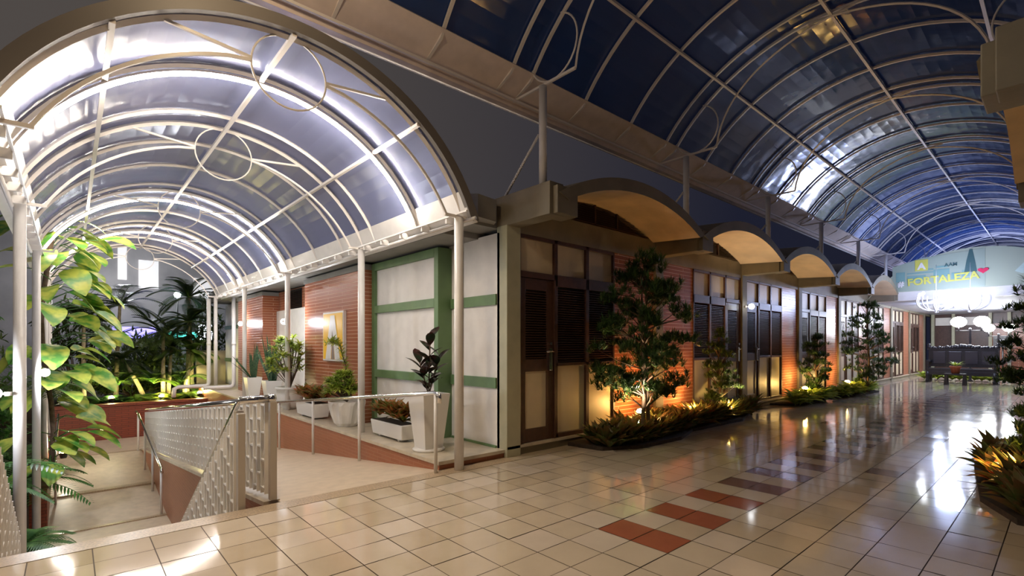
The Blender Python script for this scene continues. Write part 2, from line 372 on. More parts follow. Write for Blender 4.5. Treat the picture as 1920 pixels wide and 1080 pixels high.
# lunette louvres under each vault
for k in range(5):
    x0 = PX + MOD * k + .14; x1 = x0 + MOD - .34
    ar = arcpts(x0, x1, 3.29, .35, 40)
    def ztop(x): 
        for a, b in zip(ar, ar[1:]):
            if a[0] <= x <= b[0]: return a[1] + (b[1] - a[1]) * (x - a[0]) / (b[0] - a[0])
        return 3.29
    mb = MB(); z = 3.31
    while z < 3.62:
        xs = [p[0] for p in ar if p[1] > z + .015]
        if len(xs) > 1:
            mb.add([(xs[0], 4.84, z), (xs[-1], 4.84, z), (xs[-1], 4.90, z + .022), (xs[0], 4.90, z + .022)], [(0, 1, 2, 3)], 0)
            mb.add([(xs[0], 4.84, z - .008), (xs[-1], 4.84, z - .008), (xs[-1], 4.84, z), (xs[0], 4.84, z)], [(0, 1, 2, 3)], 0)
        z += .033
    mb.add([(p[0], 4.95, p[1]) for p in ar] , [tuple(range(len(ar)))], 1)
    for t in (.32, .5, .68): 
        xx = x0 + (x1 - x0) * t; mb.box(xx - .012, xx + .012, 4.82, 4.86, 3.28, ztop(xx), 0)
    mb.box(x0, x1, 4.82, 4.9, 3.275, 3.305, 0)
    struct(mb, 'lunette_vent_%d' % (k + 1), ['slat', 'black'], 'dark slatted vent filling the arch under a concrete vault', 'vent')
# doors and louvred windows
def louvre(mb, x0, x1, z0, z1, y=4.87, mi=0):
    z = z0 + .02
    while z < z1 - .01:
        mb.add([(x0, y - .022, z), (x1, y - .022, z), (x1, y + .015, z + .026), (x0, y + .015, z + .026)], [(0, 1, 2, 3)], mi)
        mb.add([(x0, y - .022, z - .007), (x1, y - .022, z - .007), (x1, y - .022, z), (x0, y - .022, z)], [(0, 1, 2, 3)], mi)
        z += .034
nd = nw = 0
def door(x0, x1, hand=1, near=''):
    global nd; nd += 1
    mb = MB(); t = .06
    for a, b in ((x0, x0 + .035), (x1 - .035, x1)): mb.box(a, b, 4.83, 4.93, .135, 2.93)
    mb.box(x0, x1, 4.83, 4.93, 2.36, 2.44); mb.box(x0, x1, 4.83, 4.93, 2.88, 2.93)
    d = struct(mb, 'door_%d' % nd, 'wood', 'dark brown door with a slatted upper half and a cream lower panel' + near, 'door', bevel=.004)
    x0 += .035; x1 -= .035
    mb = MB(); mb.box(x0, x1, 4.87, 4.89, 2.44, 2.88); mb.build('transom_panel', 'cream', d)
    mb = MB(); st = .10
    mb.box(x0 + .005, x0 + st, 4.85, 4.89, .14, 2.355); mb.box(x1 - st - .04, x1 - .005, 4.85, 4.89, .14, 2.355)
    mb.box(x0 + st, x1 - st - .04, 4.85, 4.89, .14, .32); mb.box(x0 + st, x1 - st - .04, 4.85, 4.89, 1.09, 1.26); mb.box(x0 + st, x1 - st - .04, 4.85, 4.89, 2.2, 2.355)
    leaf = mb.build('door_leaf', 'wood', d, .004)
    mb = MB(); mb.box(x0 + st, x1 - st - .04, 4.865, 4.88, .32, 1.09); mb.build('lower_panel', 'cream', leaf)
    mb = MB(); louvre(mb, x0 + st, x1 - st - .04, 1.26, 2.2); mb.box(x0 + st, x1 - st - .04, 4.888, 4.892, 1.26, 2.2, 1); mb.build('slats', ['slat', 'black'], leaf)
    mb = MB(); hx = x1 - .075 if hand else x0 + .05
    mb.box(hx - .032, hx + .032, 4.825, 4.85, 1.10, 1.40); mb.lathe((hx, 4.835, 1.09), [(.005, 0), (.03, .006), (.03, .02)], 12); mb.tube([(hx, 4.83, 1.36), (hx, 4.785, 1.36), (hx - .13, 4.78, 1.36)], .014, 8)
    mb.box(hx - .018, hx + .018, 4.82, 4.85, 1.45, 1.49)
    mb.build('door_handle', 'chrome', d, label='chrome lever handle on a long plate')
def window(x0, x1):
    global nw; nw += 1
    mb = MB()
    for a, b in ((x0, x0 + .035), (x1 - .035, x1)): mb.box(a, b, 4.83, 4.93, .135, 2.93)
    for a, b in ((.135, .2), (1.15, 1.2), (2.28, 2.44), (2.88, 2.93)): mb.box(x0, x1, 4.83, 4.93, a, b)
    d = struct(mb, 'window_%d' % nw, 'wood', 'narrow slatted window with cream panels above and below', 'window', bevel=.004)
    x0 += .035; x1 -= .035
    mb = MB(); mb.box(x0, x1, 4.87, 4.89, 2.44, 2.88); mb.build('transom_panel', 'cream', d)
    mb = MB(); mb.box(x0, x1, 4.87, 4.89, .2, 1.15); mb.build('lower_panel', 'cream', d)
    mb = MB(); louvre(mb, x0, x1, 1.2, 2.28); mb.box(x0, x1, 4.90, 4.905, 1.2, 2.28, 1); mb.build('slats', ['slat', 'black'], d)
def brickpanel(x0, x1, n):
    mb = MB(); mb.box(x0, x1, 4.85, 5.0, .135, 2.93); struct(mb, 'brick_panel', 'brick', 'glossy red brick wall panel between slatted doors', 'wall')
door(4.43, 5.14); window(5.14, 5.83); window(5.83, 6.50); brickpanel(6.50, 7.64, 1)
brickpanel(7.88, 9.0, 2); window(9.0, 9.68); window(9.68, 10.36); door(10.36, 11.09)
for k in range(2, 8):
    a = PX + MOD * k + .12
    door(a, a + .72); window(a + .72, a + 1.42); window(a + 1.42, a + 2.12); brickpanel(a + 2.12, a + MOD - .24, k + 1)
# roof slab over rooms
mb = MB(); mb.box(4.6, 34, 5.2, 9.5, 3.2, 3.4); struct(mb, 'roof_slab', 'roofc')
mb = MB()
for a in range(5):
    x = PX + MOD * a; mb.box(x, x + MOD, 5.1, 5.2, 0, 3.3)
mb.box(4.43, 34, 5.05, 5.15, 0, 3.2); struct(mb, 'wall_inner', 'black')

# ================================================================ SETTING: building beside the walkway (faces -X)
mb = MB(); mb.box(4.19, 4.22, 4.95, 6.1, .1, 2.92); struct(mb, 'wall_panel', 'panel', 'tall white washed wall panel beside the corner pillar', 'wall')
mb = MB()
for a, b in ((.10, .13), (.88, 1.02), (1.98, 2.12)): mb.box(4.165, 4.19, 5.0, 6.03, a, b)
struct(mb, 'trim_5', 'green', 'green horizontal rails across the white corner panel', 'trim')
mb = MB(); mb.box(4.0, 4.19, 6.06, 8.10, .1, 2.86, 1)
Y = [6.03, 6.14, 8.02, 8.13]
mb.box(3.95, 4.19, Y[0], Y[1], .1, 2.86); mb.box(3.95, 4.19, Y[2], Y[3], .1, 2.86)
for a, b in ((.1, .2), (.90, 1.03), (2.0, 2.13), (2.74, 2.86)): mb.box(3.95, 4.1, Y[1], Y[2], a, b)
struct(mb, 'wall_bay', ['green', 'panel'], 'boxed-out wall bay of three white panels in a green frame', 'wall', bevel=.004)
mb = MB(); mb.box(3.8, 4.3, 8.13, 11.0, .1, 2.76); struct(mb, 'wall_brick_front', 'brick', 'red brick wall carrying the yellow sign', 'wall')
mb = MB(); mb.box(3.78, 4.3, 8.13, 11.02, 2.76, 2.86); struct(mb, 'trim_6', 'roofc')
mb = MB(); mb.box(4.15, 4.3, 11.0, 14.16, .1, 2.35, 0)
for y in (12.0, 13.0): mb.box(4.13, 4.15, y - .012, y + .012, .1, 2.35, 0)
mb.box(4.2, 4.3, 11.0, 14.16, 2.35, 2.86, 1)
struct(mb, 'wall_recess', ['panel', 'brick'], 'white panelled recess between the two brick piers', 'wall')
for n, (a, b) in enumerate(((11.25, 11.95), (12.35, 13.4))):
    mb = MB(); z = 2.38
    while z < 2.82: mb.add([(4.15, a, z), (4.15, b, z), (4.19, b, z + .03), (4.19, a, z + .03)], [(0, 1, 2, 3)], 0); z += .04
    mb.box(4.19, 4.2, a, b, 2.36, 2.84, 1)
    struct(mb, 'high_vent_%d' % (n + 1), ['slat', 'black'], 'small dark slatted vent high on the walkway wall', 'vent')
mb = MB(); mb.box(3.8, 4.3, 14.16, 16.7, .1, 2.76); mb.box(3.78, 4.3, 14.14, 16.72, 2.76, 2.86, 1); struct(mb, 'wall_brick_rear', ['brick', 'roofc'], 'red brick pier with a globe lamp near the far end of the ledge', 'wall')
mb = MB(); mb.box(4.15, 4.3, 16.7, 20, .1, 2.86)
for a in (.88, 2.0): mb.box(4.12, 4.15, 16.7, 20, a, a + .12, 1)
struct(mb, 'wall_far', ['panel', 'green'], 'cream wall panels with green rails beyond the brick pier', 'wall')
# eaves
mb = MB(); mb.box(3.62, 4.5, 5.4, 20, 2.9, 3.22); mb.box(3.62, 4.6, 5.0, 5.4, 2.98, 3.3)
mb.prism([(3.55, 4.98), (3.72, 4.80), (4.06, 4.86), (4.19, 5.1), (4.19, 5.4), (3.55, 5.4)], 'z', 3.02, 3.3)
mb.box(3.7, 9, 5.3, 20, 3.2, 3.32)
struct(mb, 'eaves', 'roofc', 'grey concrete eaves along the top of the walkway wall', 'eaves')
mb = MB(); mb.box(3.35, 8.5, 20.5, 20.7, -1, 1.25); struct(mb, 'wall_end', 'cream', 'beige wall end with palm shadows beyond the ledge', 'wall')

# ================================================================ SETTING: cross gallery at the far end
XB = 21.55
mb = MB(); mb.box(XB, XB + .25, -.6, 4.8, 2.98, 3.3); mb.box(XB, 33, -.6, 4.8, 3.3, 3.4)
struct(mb, 'trim_7', 'white', 'white beam across the gallery under the banner', 'beam')
mb = MB(); mb.box(XB + .25, 34, -.7, 4.84, 3.02, 3.1); struct(mb, 'ceiling', pm('pale_ceiling', (.4, .42, .5), .5))
mb = MB(); mb.box(33.6, 33.8, 1.4, 4.85, 0, 3.05, 0); mb.box(33.5, 33.6, -3, 2.6, 0, 2.5, 1)
struct(mb, 'wall_back', ['wood', 'brick'], 'far end wall, dark joinery on the left and brick on the right', 'wall')
for y in (4.7, 3.9, 2.55, 1.9):
    mb = MB(); mb.box(33.3, 33.5, y - .06, y + .06, 0, 3.02); struct(mb, 'back_pillar', 'olive', 'thin grey pillar against the far end wall', 'pillar')
mb = MB()
for a, b in ((2.65, 3.8), (4.0, 4.62)): mb.box(33.54, 33.6, a, b, 2.45, 2.85)
struct(mb, 'transom_band', 'panel', 'white transom panels high on the far end wall', 'panel')

# ================================================================ CANOPIES
def arc(axis, pos, c, cz, r, zend, n=28, w=None, r2=None):
    """points of an arch about centre c (other horizontal axis), centre height cz"""
    a = math.acos(max(-1, min(1, (zend - cz) / r)))
    out = []
    for i in range(n + 1):
        t = -a + 2 * a * i / n; h = c + r * math.sin(t); z = cz + r * math.cos(t)
        out.append((h, pos, z) if axis == 'y' else (pos, h, z))
    return out
# ---- canopy over the side walkway (barrel along Y)
CX, CZ, CR = 1.5, 2.15, 2.10
TR1 = [4.72, 7.31, 10.8, 14.2, 17.6]
cano = thing('walkway_canopy', (1.5, 11, 2.9), 'barrel vaulted canopy of blue-grey translucent sheet on white posts over the side walkway', 'canopy')
sp = arc('y', 0, CX, CZ, CR, 2.94)
mb = MB(); ys = [4.6, 17.7]; P1 = arc('y', 4.62, CX, CZ, CR + .03, 3.05, 32); P2 = arc('y', 17.7, CX, CZ, CR + .03, 3.05, 32)
for i in range(32): mb.add([P1[i], P1[i + 1], P2[i + 1], P2[i]], [(0, 1, 2, 3)], 0, True)
mb.build('roof_sheet', 'sheet1', cano)
arch_ys = [5.0 + .0] * 0
al = []
for a, b in zip(TR1, TR1[1:]):
    al.append(a); n = 3
    d = b - a; al += [a + d * .21, a + d * .54, b - .42] if d > 3 else [a + .92, b - .42]
al.append(TR1[-1])
for y in al:
    mb = MB(); mb.tube(arc('y', y, CX, CZ, CR, 2.98, 32), .026 if y not in TR1 else .03, 4); mb.build('arch_rib', 'steel', cano)
mb = MB()
inn = arc('y', 4.56, CX, CZ, CR - .02, 2.9, 40); out = arc('y', 4.56, CX, CZ, CR + .085, 2.9, 40)
for i in range(40):
    for (p, q, r_, s_) in ((inn[i], inn[i + 1], out[i + 1], out[i]),):
        f0 = [p, q, r_, s_]; f1 = [(v[0], 4.62, v[2]) for v in f0]
        mb.add(f0, [(0, 1, 2, 3)]); mb.add(f1, [(3, 2, 1, 0)]); mb.add([f0[0], f0[1], f1[1], f1[0]], [(0, 1, 2, 3)]); mb.add([f0[3], f0[2], f1[2], f1[3]], [(3, 2, 1, 0)])
mb.build('front_fascia', pm('grey_fascia', (.17, .15, .13), .5), cano, label='grey-brown curved fascia on the front edge')
for sx_, zz in ((0, CR), (-1.27, 0), (1.27, 0)):
    z = CZ + math.sqrt(CR * CR - sx_ * sx_); mb = MB(); mb.box(CX + sx_ - .02, CX + sx_ + .02, 4.6, 17.7, z - .045, z - .012); mb.build('purlin', 'steel', cano)
for s in (-1, 1):
    mb = MB(); x = CX + s * 1.93
    mb.hexa([(x - .03 * s, 4.58, 2.99), (x + .12 * s, 4.58, 2.88), (x + .12 * s, 17.7, 2.88), (x - .03 * s, 17.7, 2.99), (x - .11 * s, 4.58, 3.2), (x - .09 * s, 4.58, 3.21), (x - .09 * s, 17.7, 3.21), (x - .11 * s, 17.7, 3.2)])
    mb.build('gutter', 'white', cano)
    mb = MB(); mb.tube([(x + .02 * s, 4.5, 2.9), (x + .02 * s, 17.7, 2.9)], .022, 6)
    mb.tube([(x - .1 * s, 4.5, 2.96), (x - .1 * s, 17.7, 2.96)], .014, 4)
    y = 4.9
    while y < 17.6: mb.box(min(x + .02 * s, x - .1 * s), max(x + .02 * s, x - .1 * s), y, y + .03, 2.89, 2.97); y += .55
    mb.build('eave_rail', 'white', cano)
# trusses
for y in TR1:
    mb = MB()
    for s in (-1, 1):
        xo = CX + s * 1.93; xi = CX + s * 1.70
        mb.tube([(xo + .06 * s, y, 2.94), (xi - .02 * s, y, 2.94)], .022, 4)
        # inner chord curves up and stops at the ring
        pts = []
        r2 = 1.86; cz2 = 2.1; a0 = math.acos((2.94 - cz2) / r2)
        x_s = CX + s * .325
        for i in range(15):
            t = a0 + (.20 - a0) * i / 14
            px = s * r2 * math.sin(t); sc = 1.70 / (r2 * math.sin(a0)); pts.append((CX + px * sc, y, cz2 + r2 * math.cos(t) + .0))
        pts[-1] = (CX + s * .325, y, pts[-1][2]); mb.tube(pts, .018, 4)
        mb.tube([(CX + s * .325, y, 3.945), (CX + s * .95, y, CZ + math.sqrt(CR * CR - .95 ** 2) - .02)], .016, 4)
    mb.build('truss_chord', 'steel', cano)
    mb = MB(); mb.tube([(CX + .325 * math.cos(t), y, 3.925 + .325 * math.sin(t)) for t in [2 * PI * i / 36 for i in range(36)]], .009, 6, closed=True); mb.build('ring', 'steel', cano)
for y in TR1:
    for s in (-1, 1):
        x = CX + s * 1.88 if s > 0 else -.385
        zb = (.1 if y > 5 else 0.0) if s > 0 else (-1.95 if y > 5 else -.0)
        if s < 0: x = -.39 if y > 5 else -.45
        r_ = .052 if y > 5 else .055
        if y == 4.72 and s < 0: x = -.45
        mb = MB(); mb.tube([(x, y, zb), (x, y, 2.93)], r_, 16)
        mb.build('post', 'white', cano)
# ---- LED arcs
for n, y in enumerate((5.68, 11.35, 14.9)):
    t = ['nearest the front edge', 'halfway along the walkway', 'farthest along the walkway'][n]
    L_ = thing('light_strip', (CX, y, 2.98), 'glowing white light strip curved under the walkway canopy, ' + t, 'light strip', 'light strips under the walkway canopy')
    mb = MB(); A = arc('y', y, CX, CZ, CR - .035, 2.98, 40); B = arc('y', y, CX, CZ, CR - .055, 2.98, 40)
    for i in range(40):
        q = [(p[0], y + dy, p[2]) for p in (A[i], A[i + 1]) for dy in (-.035, .035)] + [(p[0], y + dy, p[2]) for p in (B[i], B[i + 1]) for dy in (-.035, .035)]
        mb.hexa([q[4], q[5], q[7], q[6], q[0], q[1], q[3], q[2]])
    mb.build('channel', 'steel', L_)
    mb = MB(); mb.tube(arc('y', y, CX, CZ, CR - .070, 2.98, 40)[1:-1], .017, 6); mb.build('tube', 'led', L_)

# ---- canopy over the gallery (barrel along X)
GY, GZ, GR = 2.18, 3.13, 2.90
gal = thing('gallery_canopy', (9, 2.18, 4.7), 'large barrel vaulted canopy of dark blue sheet over the main gallery', 'canopy')
XA, XE = -2.0, 33.9
mb = MB(); P1 = arc('x', XA, GY, GZ, GR + .035, 4.80, 36); P2 = arc('x', XE, GY, GZ, GR + .035, 4.80, 36)
for i in range(36): mb.add([P1[i], P1[i + 1], P2[i + 1], P2[i]], [(0, 1, 2, 3)], 0, True)
mb.build('roof_sheet', 'sheet2', gal)
TR2 = [PX + .06 + MOD * k for k in range(-1, 9)]
al = []
for x in TR2: al += [x, x + .33 - .66, x + 1.02, x + 2.1]
for x in sorted(al):
    if XA < x < XE:
        mb = MB(); mb.tube([(x, 4.90, 4.66)] + arc('x', x, GY, GZ, GR, 4.80, 30)[::-1] + [(x, -.55, 4.66)], .024, 4); mb.build('arch_rib', 'steel', gal)
for dy in (-1.48, 0, 1.48):
    z = GZ + math.sqrt(GR * GR - dy * dy); mb = MB(); mb.box(XA, XE, GY + dy - .018, GY + dy + .018, z - .05, z - .015); mb.build('purlin', 'steel', gal)
for f in (0, 1):
    Q = lambda y: y if f == 0 else 2 * GY - y
    mb = MB(); prof = [(4.48, 4.865), (4.90, 4.655), (4.90, 4.60), (4.96, 4.60), (4.985, 4.60), (4.985, 4.72), (5.0, 4.72), (5.0, 4.585), (4.885, 4.585), (4.885, 4.645), (4.47, 4.85)]
    mb.prism([(Q(a), b) for a, b in prof], 'x', XA, XE); mb.build('gutter', 'flash', gal)
    mb = MB(); mb.tube([(XA, Q(4.80), 4.63), (XE, Q(4.80), 4.63)], .02, 4); mb.build('eave_rail', 'steel', gal)
    mb = MB(); mb.tube([(XA, Q(4.99), 4.60), (XE, Q(4.99), 4.60)], .028, 8); mb.build('drip_pipe', 'white', gal)
for x in TR2:
    for f in (0, 1):
        Q = lambda y: y if f == 0 else 2 * GY - y
        mb = MB(); mb.tube([(x, Q(4.96), 4.66), (x, Q(3.80), 4.66)], .02, 4)
        pts = []
        # lower chord rising from the bracket end to touch the arch near the crown
        p0 = Vector((x, Q(3.80), 4.66)); p3 = Vector((x, Q(1.9), 6.0)); p1 = Vector((x, Q(3.70), 5.5)); p2 = Vector((x, Q(2.9), 5.95))
        for i in range(17):
            t = i / 16; pts.append(p0 * (1 - t) ** 3 + p1 * 3 * t * (1 - t) ** 2 + p2 * 3 * t * t * (1 - t) + p3 * t ** 3)
        mb.tube(pts, .017, 4); mb.build('truss_chord', 'steel', gal)
        mb = MB(); cy, cz, rr = Q(4.16), 5.05, .385
        mb.tube([(x, cy + rr * math.cos(t), cz + rr * math.sin(t)) for t in [2 * PI * i / 36 for i in range(36)]], .012, 6, closed=True); mb.build('ring', 'steel', gal)
        if 4 < x < 22:
            mb = MB(); mb.tube([(x, Q(4.33), 3.3), (x, Q(4.33), 4.65)], .05, 16); mb.build('post', 'white', gal)
            mb = MB(); mb.tube([(x - .04, Q(4.36), 4.05), (x - .1, Q(4.95), 3.38)], .018, 6); mb.build('brace', 'white', gal)

# ================================================================ RAILINGS
def lattice(x, y0, y1, zb, zt, pitch=.13, w=.042):
    mb = MB(); i = 0; y = y0
    while y < y1 - .01:
        b, t = zb(y), zt(y)
        if t - b > .06:
            mb.box(x - w, x + w, y - .008, y + .008, b, t)
            o = .13 if i % 2 else 0
            zz = b + o + .04
            while zz < min(t, zt(y + pitch)) - .02:
                mb.box(x - w, x + w, y, min(y1, y + pitch), zz, zz + .014)
                if zz + .25 < min(t, zt(y + pitch)): 
                    mb.add([(x - w * .9, y + .01, zz), (x - w * .9, y + .02, zz), (x, y + pitch - .01, zz + .24), (x, y + pitch - .02, zz + .24)], [(0, 1, 2, 3)])
                    mb.add([(x - w * .9, y + pitch - .01, zz + .014), (x + w * .9, y + pitch - .01, zz + .014), (x, y + pitch * .5, zz + .24)], [(0, 1, 2)])
                zz += .26
        y += pitch; i += 1
    return mb
# ramp balustrade
bal = thing('ramp_balustrade', (1.4, 5, 0), 'white lattice balustrade with a chrome top rail running down beside the upper ramp', 'balustrade')
lattice(1.40, 5.0, 14.9, lambda y: rz(y) + .075, lambda y: rz(y) + .93).build('lattice', 'latt', bal)
mb = MB(); mb.tube([(1.40, 4.95, .955), (1.40, 15.0, rz(15.0) + .985)], .028, 12); mb.build('top_rail', 'chrome', bal)
mb = MB(); mb.box(1.375, 1.435, 4.88, 4.94, .02, .93); mb.build('end_post', 'beigepost', bal, .004)
mb = MB(); mb.tube([(1.40, 4.93, .955), (1.13, 4.93, .955)], .036, 12); mb.ball((1.40, 4.93, .955), .045); mb.build('cross_rail', 'chrome', bal)
mb = MB(); mb.box(1.355, 1.445, 5.05, 14.9, -.001, 0) if 0 else None
# stair balustrades
def stair_bal(x, label):
    b = thing('stair_balustrade', (x, 4.9, 0), label, 'balustrade', None)
    sl = .62
    zt = lambda y: .90 - (y - 4.93) * sl
    zb = lambda y: max(-1.93, -.03 - (y - 4.84) * .62 - .15)
    lattice(x, 5.0, 9.3, zb, lambda y: zt(y)).build('lattice', 'latt', b)
    mb = MB(); mb.tube([(x, 4.93, .955), (x, 5.02, .92), (x, 9.2, zt(9.2) + .03)], .024, 12); mb.build('top_rail', 'chrome', b)
    mb = MB(); mb.box(x - .03, x + .03, 4.88, 4.95, -.03, .84); mb.build('end_post', 'beigepost', b, .004)
stair_bal(1.14, 'white lattice balustrade stepping down the right side of the entrance stair')
stair_bal(-.42, 'white lattice balustrade going down beside the white post at the left edge')
# ledge handrail
hr = thing('ramp_handrail', (3.1, 4.9, 0), 'chrome handrail on slim white posts along the foot of the plant ledge', 'handrail')
hy = [4.78, 6.77, 8.58, 10.4, 12.2, 14.0]
mb = MB(); mb.tube([(3.1, 4.70, .80), (3.1, 4.70, .89), (3.1, 4.8, .905), (3.1, 15.2, rz(15.2) + .96)], .026, 12); mb.build('top_rail', 'chrome', hr)
for y in hy:
    mb = MB(); mb.tube([(3.1, y, rz(y) if y > 5 else 0.003), (3.1, y, rz(y) + .94 if y > 5 else .9)], .021, 12); mb.build('post', 'white', hr)
# lower path handrail
lh = thing('path_handrail', (1.28, 11.3, -1.73), 'short chrome handrail on white posts at the right edge of the lower path', 'handrail')
def lz(y): return -1.73 if y < 11.3 else -1.73 + (y - 11.3) * (rz(15.6) + 1.73) / 4.3
mb = MB(); mb.tube([(1.28, 11.2, -.92), (1.28, 11.3, -.84), (1.28, 15.5, lz(15.5) + .92), (1.28, 16.0, lz(15.5) + .94)], .024, 12); mb.build('top_rail', 'chrome', lh)
for y in (11.3, 12.6, 14.0, 15.5):
    mb = MB(); mb.tube([(1.28, y, lz(y)), (1.28, y, lz(y) + .9)], .022, 12); mb.build('post', 'white', lh)
lh2 = thing('kerb_handrail', (-.2, 13, -1.2), 'short chrome handrail end at the left edge of the lower path', 'handrail')
mb = MB(); mb.tube([(-.2, 12.6, -.85), (-.2, 12.6, -.7), (-.2, 13.4, -.5), (-.2, 16, -.2)], .024, 12); mb.build('top_rail', 'chrome', lh2)
mb = MB(); mb.tube([(-.2, 12.7, -1.6), (-.2, 12.7, -.7)], .02, 10); mb.build('post', 'white', lh2)

# ================================================================ SIGN WITH THE LETTER A
sg = thing('letter_sign', (3.8, 9.33, 1.6), 'yellow rectangular sign with a tall white letter A on the brick wall', 'sign')
def sb(mb, poly, x0, x1, mi=0):   # local: h to the viewer's right = -y
    mb.prism([(9.33 - h, 1.615 + z) for h, z in poly][::-1], 'x', x1, x0, mi)
def rect(a, b, c, d): return [(a, c), (b, c), (b, d), (a, d)]
mb = MB(); sb(mb, rect(-.49, .49, -.47, .47), 3.74, 3.80); mb.build('border', 'white', sg, .006)
mb = MB(); sb(mb, rect(-.455, .455, -.435, .435), 3.735, 3.745); mb.build('background', 'yellow', sg)
mb = MB(); sb(mb, [(-.33, -.435), (-.09, .40), (.10, .40), (.36, -.435), (.13, -.435), (.0, .12), (-.08, -.435)][::1], 3.729, 3.736)
mb.build('letter', 'white', sg, label='white letter A')
mb = MB(); sb(mb, [(-.05, -.43), (.10, -.43), (.0, .10)], 3.731, 3.7345); mb.build('letter_counter', pm('taupe', (.25, .19, .16), .5), sg)

# ================================================================ BANNER
bn = thing('arched_banner', (21.4, 2.3, 3.3), 'pale green arched banner reading FORTALEZA above the white beam', 'banner')
def bar(y0=-.6, y1=5.0):
    top = [(y1 - (y1 - y0) * i / 24) for i in range(25)]
    c, zc, r = 2.0, 1.10, 3.46
    return [(y, zc + math.sqrt(r * r - (y - c) ** 2) if abs(y - c) < r else 3.3) for y in top]
ar = [(y, z) for y, z in bar(-.45, 4.98)]
ar = [(y, min(z, 4.56)) for y, z in ar]
mb = MB(); mb.prism([(4.66, 3.28)] + [(y, z) for y, z in ar] + [(-.4, 3.28)], 'x', 21.42, 21.50)
mbm = MB()
bm_ = pm('banner_print', (.42, .47, .36), .3); M['ylw2'] = pm('print_yellow', (.62, .60, .12), .4)
mb.build('board', bm_, bn)
def printed(polys, mat, name, x=21.41, lab=None):
    mb = MB()
    for p in polys: mb.prism(p, 'x', x - .004, x + .008)
    o = mb.build(name, mat, bn)
    if lab: o['label'] = lab
pale = pm('print_pale', (.58, .68, .62), .4); teal = pm('print_teal', (.20, .36, .34), .4); deep = pm('print_deep', (.06, .13, .13), .4)
printed([[(4.1, 3.3), (4.1, 4.15), (3.3, 4.38), (3.3, 3.3)], [(3.3, 3.3), (3.3, 4.38), (1.75, 4.50), (1.75, 3.3)]], teal if 0 else pm('print_sea', (.35, .42, .34), .4), 'print_background', 21.415)
sk = []
for (a, b, z0, z1) in ((4.0, 3.75, 3.62, 3.95), (3.7, 3.2, 3.62, 3.8), (3.7, 3.0, 3.86, 3.9), (3.4, 3.0, 3.95, 4.0), (3.0, 2.6, 3.7, 3.95), (2.95, 2.65, 4.0, 4.06), (2.55, 2.35, 3.6, 3.8), (2.3, 2.1, 3.65, 3.86)):
    sk.append([(a, z0), (b, z0), (b, z1), (a, z1)])
printed(sk, teal, 'print_buildings', 21.408)
printed([[(2.24, 3.78), (1.94, 3.78), (1.99, 4.15), (2.05, 4.5), (2.12, 4.5), (2.19, 4.15)]], deep, 'print_tower', 21.406, 'dark green tower printed on the banner')
printed([[(1.1, 3.7), (.95, 3.62), (.0, 3.6), (-.3, 3.66), (-.3, 4.0), (.4, 4.02), (.9, 3.95)]], pm('print_bowl', (.5, .62, .55), .4), 'print_dish', 21.41)
printed([[(3.48, 3.95), (3.14, 3.95), (3.14, 4.32), (3.48, 4.32)]], M['ylw2'], 'emblem', 21.402, 'small yellow emblem with a white letter A')
hp = [(1.80 - .10 * (16 * math.sin(t) ** 3) / 16 * 1.3, 3.80 + .1 * (13 * math.cos(t) - 5 * math.cos(2 * t) - 2 * math.cos(3 * t) - math.cos(4 * t)) / 16) for t in [2 * PI * i / 24 for i in range(24)]]
printed([hp], pm('heart_red', (.7, .03, .10), .4), 'heart', 21.400, 'red heart shape after the word')
def text(s, size, x, y, z, mat, parent, name, bold=.006, rot=0, rx=0):
    cu = bpy.data.curves.new(name, 'FONT'); cu.body = s; cu.size = size; cu.extrude = .004; cu.offset = bold; cu.align_x = 'LEFT'
    t = bpy.data.objects.new('tmp', cu); C.objects.link(t)
    dg = bpy.context.evaluated_depsgraph_get(); me = bpy.data.meshes.new_from_object(t.evaluated_get(dg)); bpy.data.objects.remove(t)
    # text faces -X: reading direction is -Y
    me.transform(Matrix(((0, 0, -1, 0), (-1, 0, 0, 0), (0, 1, 0, 0), (0, 0, 0, 1))) @ Matrix.Rotation(rot, 4, 'Z'))
    me.materials.clear(); me.materials.append(mat if not isinstance(mat, str) else M[mat])
    o = bpy.data.objects.new(name, me); C.objects.link(o); o.parent = parent; o.location = Vector((x, y, z)) - Vector(parent.location)
    return o
text('FORTALEZA', .328, 21.39, 3.68, 3.47, M['ylw2'], bn, 'lettering', .010, R(3.0))
text('#', .26, 21.39, 3.94, 3.46, 'white', bn, 'hash_mark', .012)
text('A', .30, 21.39, 3.41, 4.0, 'white', bn, 'emblem_letter', .012)
text('AAM', .15, 21.39, 2.72, 4.02, deep, bn, 'small_lettering', .004)

# ================================================================ LAMPS
def emit_thing(name, loc, label, cat, group=None): return thing(name, loc, label, cat, group)
def globe_on_arm(loc, dirv, label, pw=14, bm='bulb'):
    t = thing('wall_globe_lamp', loc, label, 'lamp', 'small globe lamps')
    x, y, z = loc; d = Vector(dirv)
    mb = MB(); mb.tube([(x, y, z), tuple(Vector(loc) + d * .10)], .012, 8); mb.lathe((x, y, z - .02), [(.03, 0), (.03, .04)], 12); mb.build('bracket', 'white', t)
    mb = MB(); mb.ball(tuple(Vector(loc) + d * .13), .062); mb.build('globe', bm, t)
    if pw: lamp('globe_glow', 'POINT', tuple(Vector(loc) + d * .24), pw, (.85, .9, 1), .05)
    return t
globe_on_arm((-.33, 10.95, 1.0), (.3, -.9, .1), 'small glowing globe lamp on the second white post from the left', 60)
globe_on_arm((-.47, 7.24, .95), (-.75, -.65, .1), 'small glowing globe lamp on the thick white post at the left edge', 40)
globe_on_arm((3.8, 15.85, 2.05), (-1, 0, .1), 'glowing globe lamp on the far brick pier', 30)
globe_on_arm((3.35, 11.0, 1.95), (.4, .9, 0), 'globe lamp fixed behind the third white post', 22)
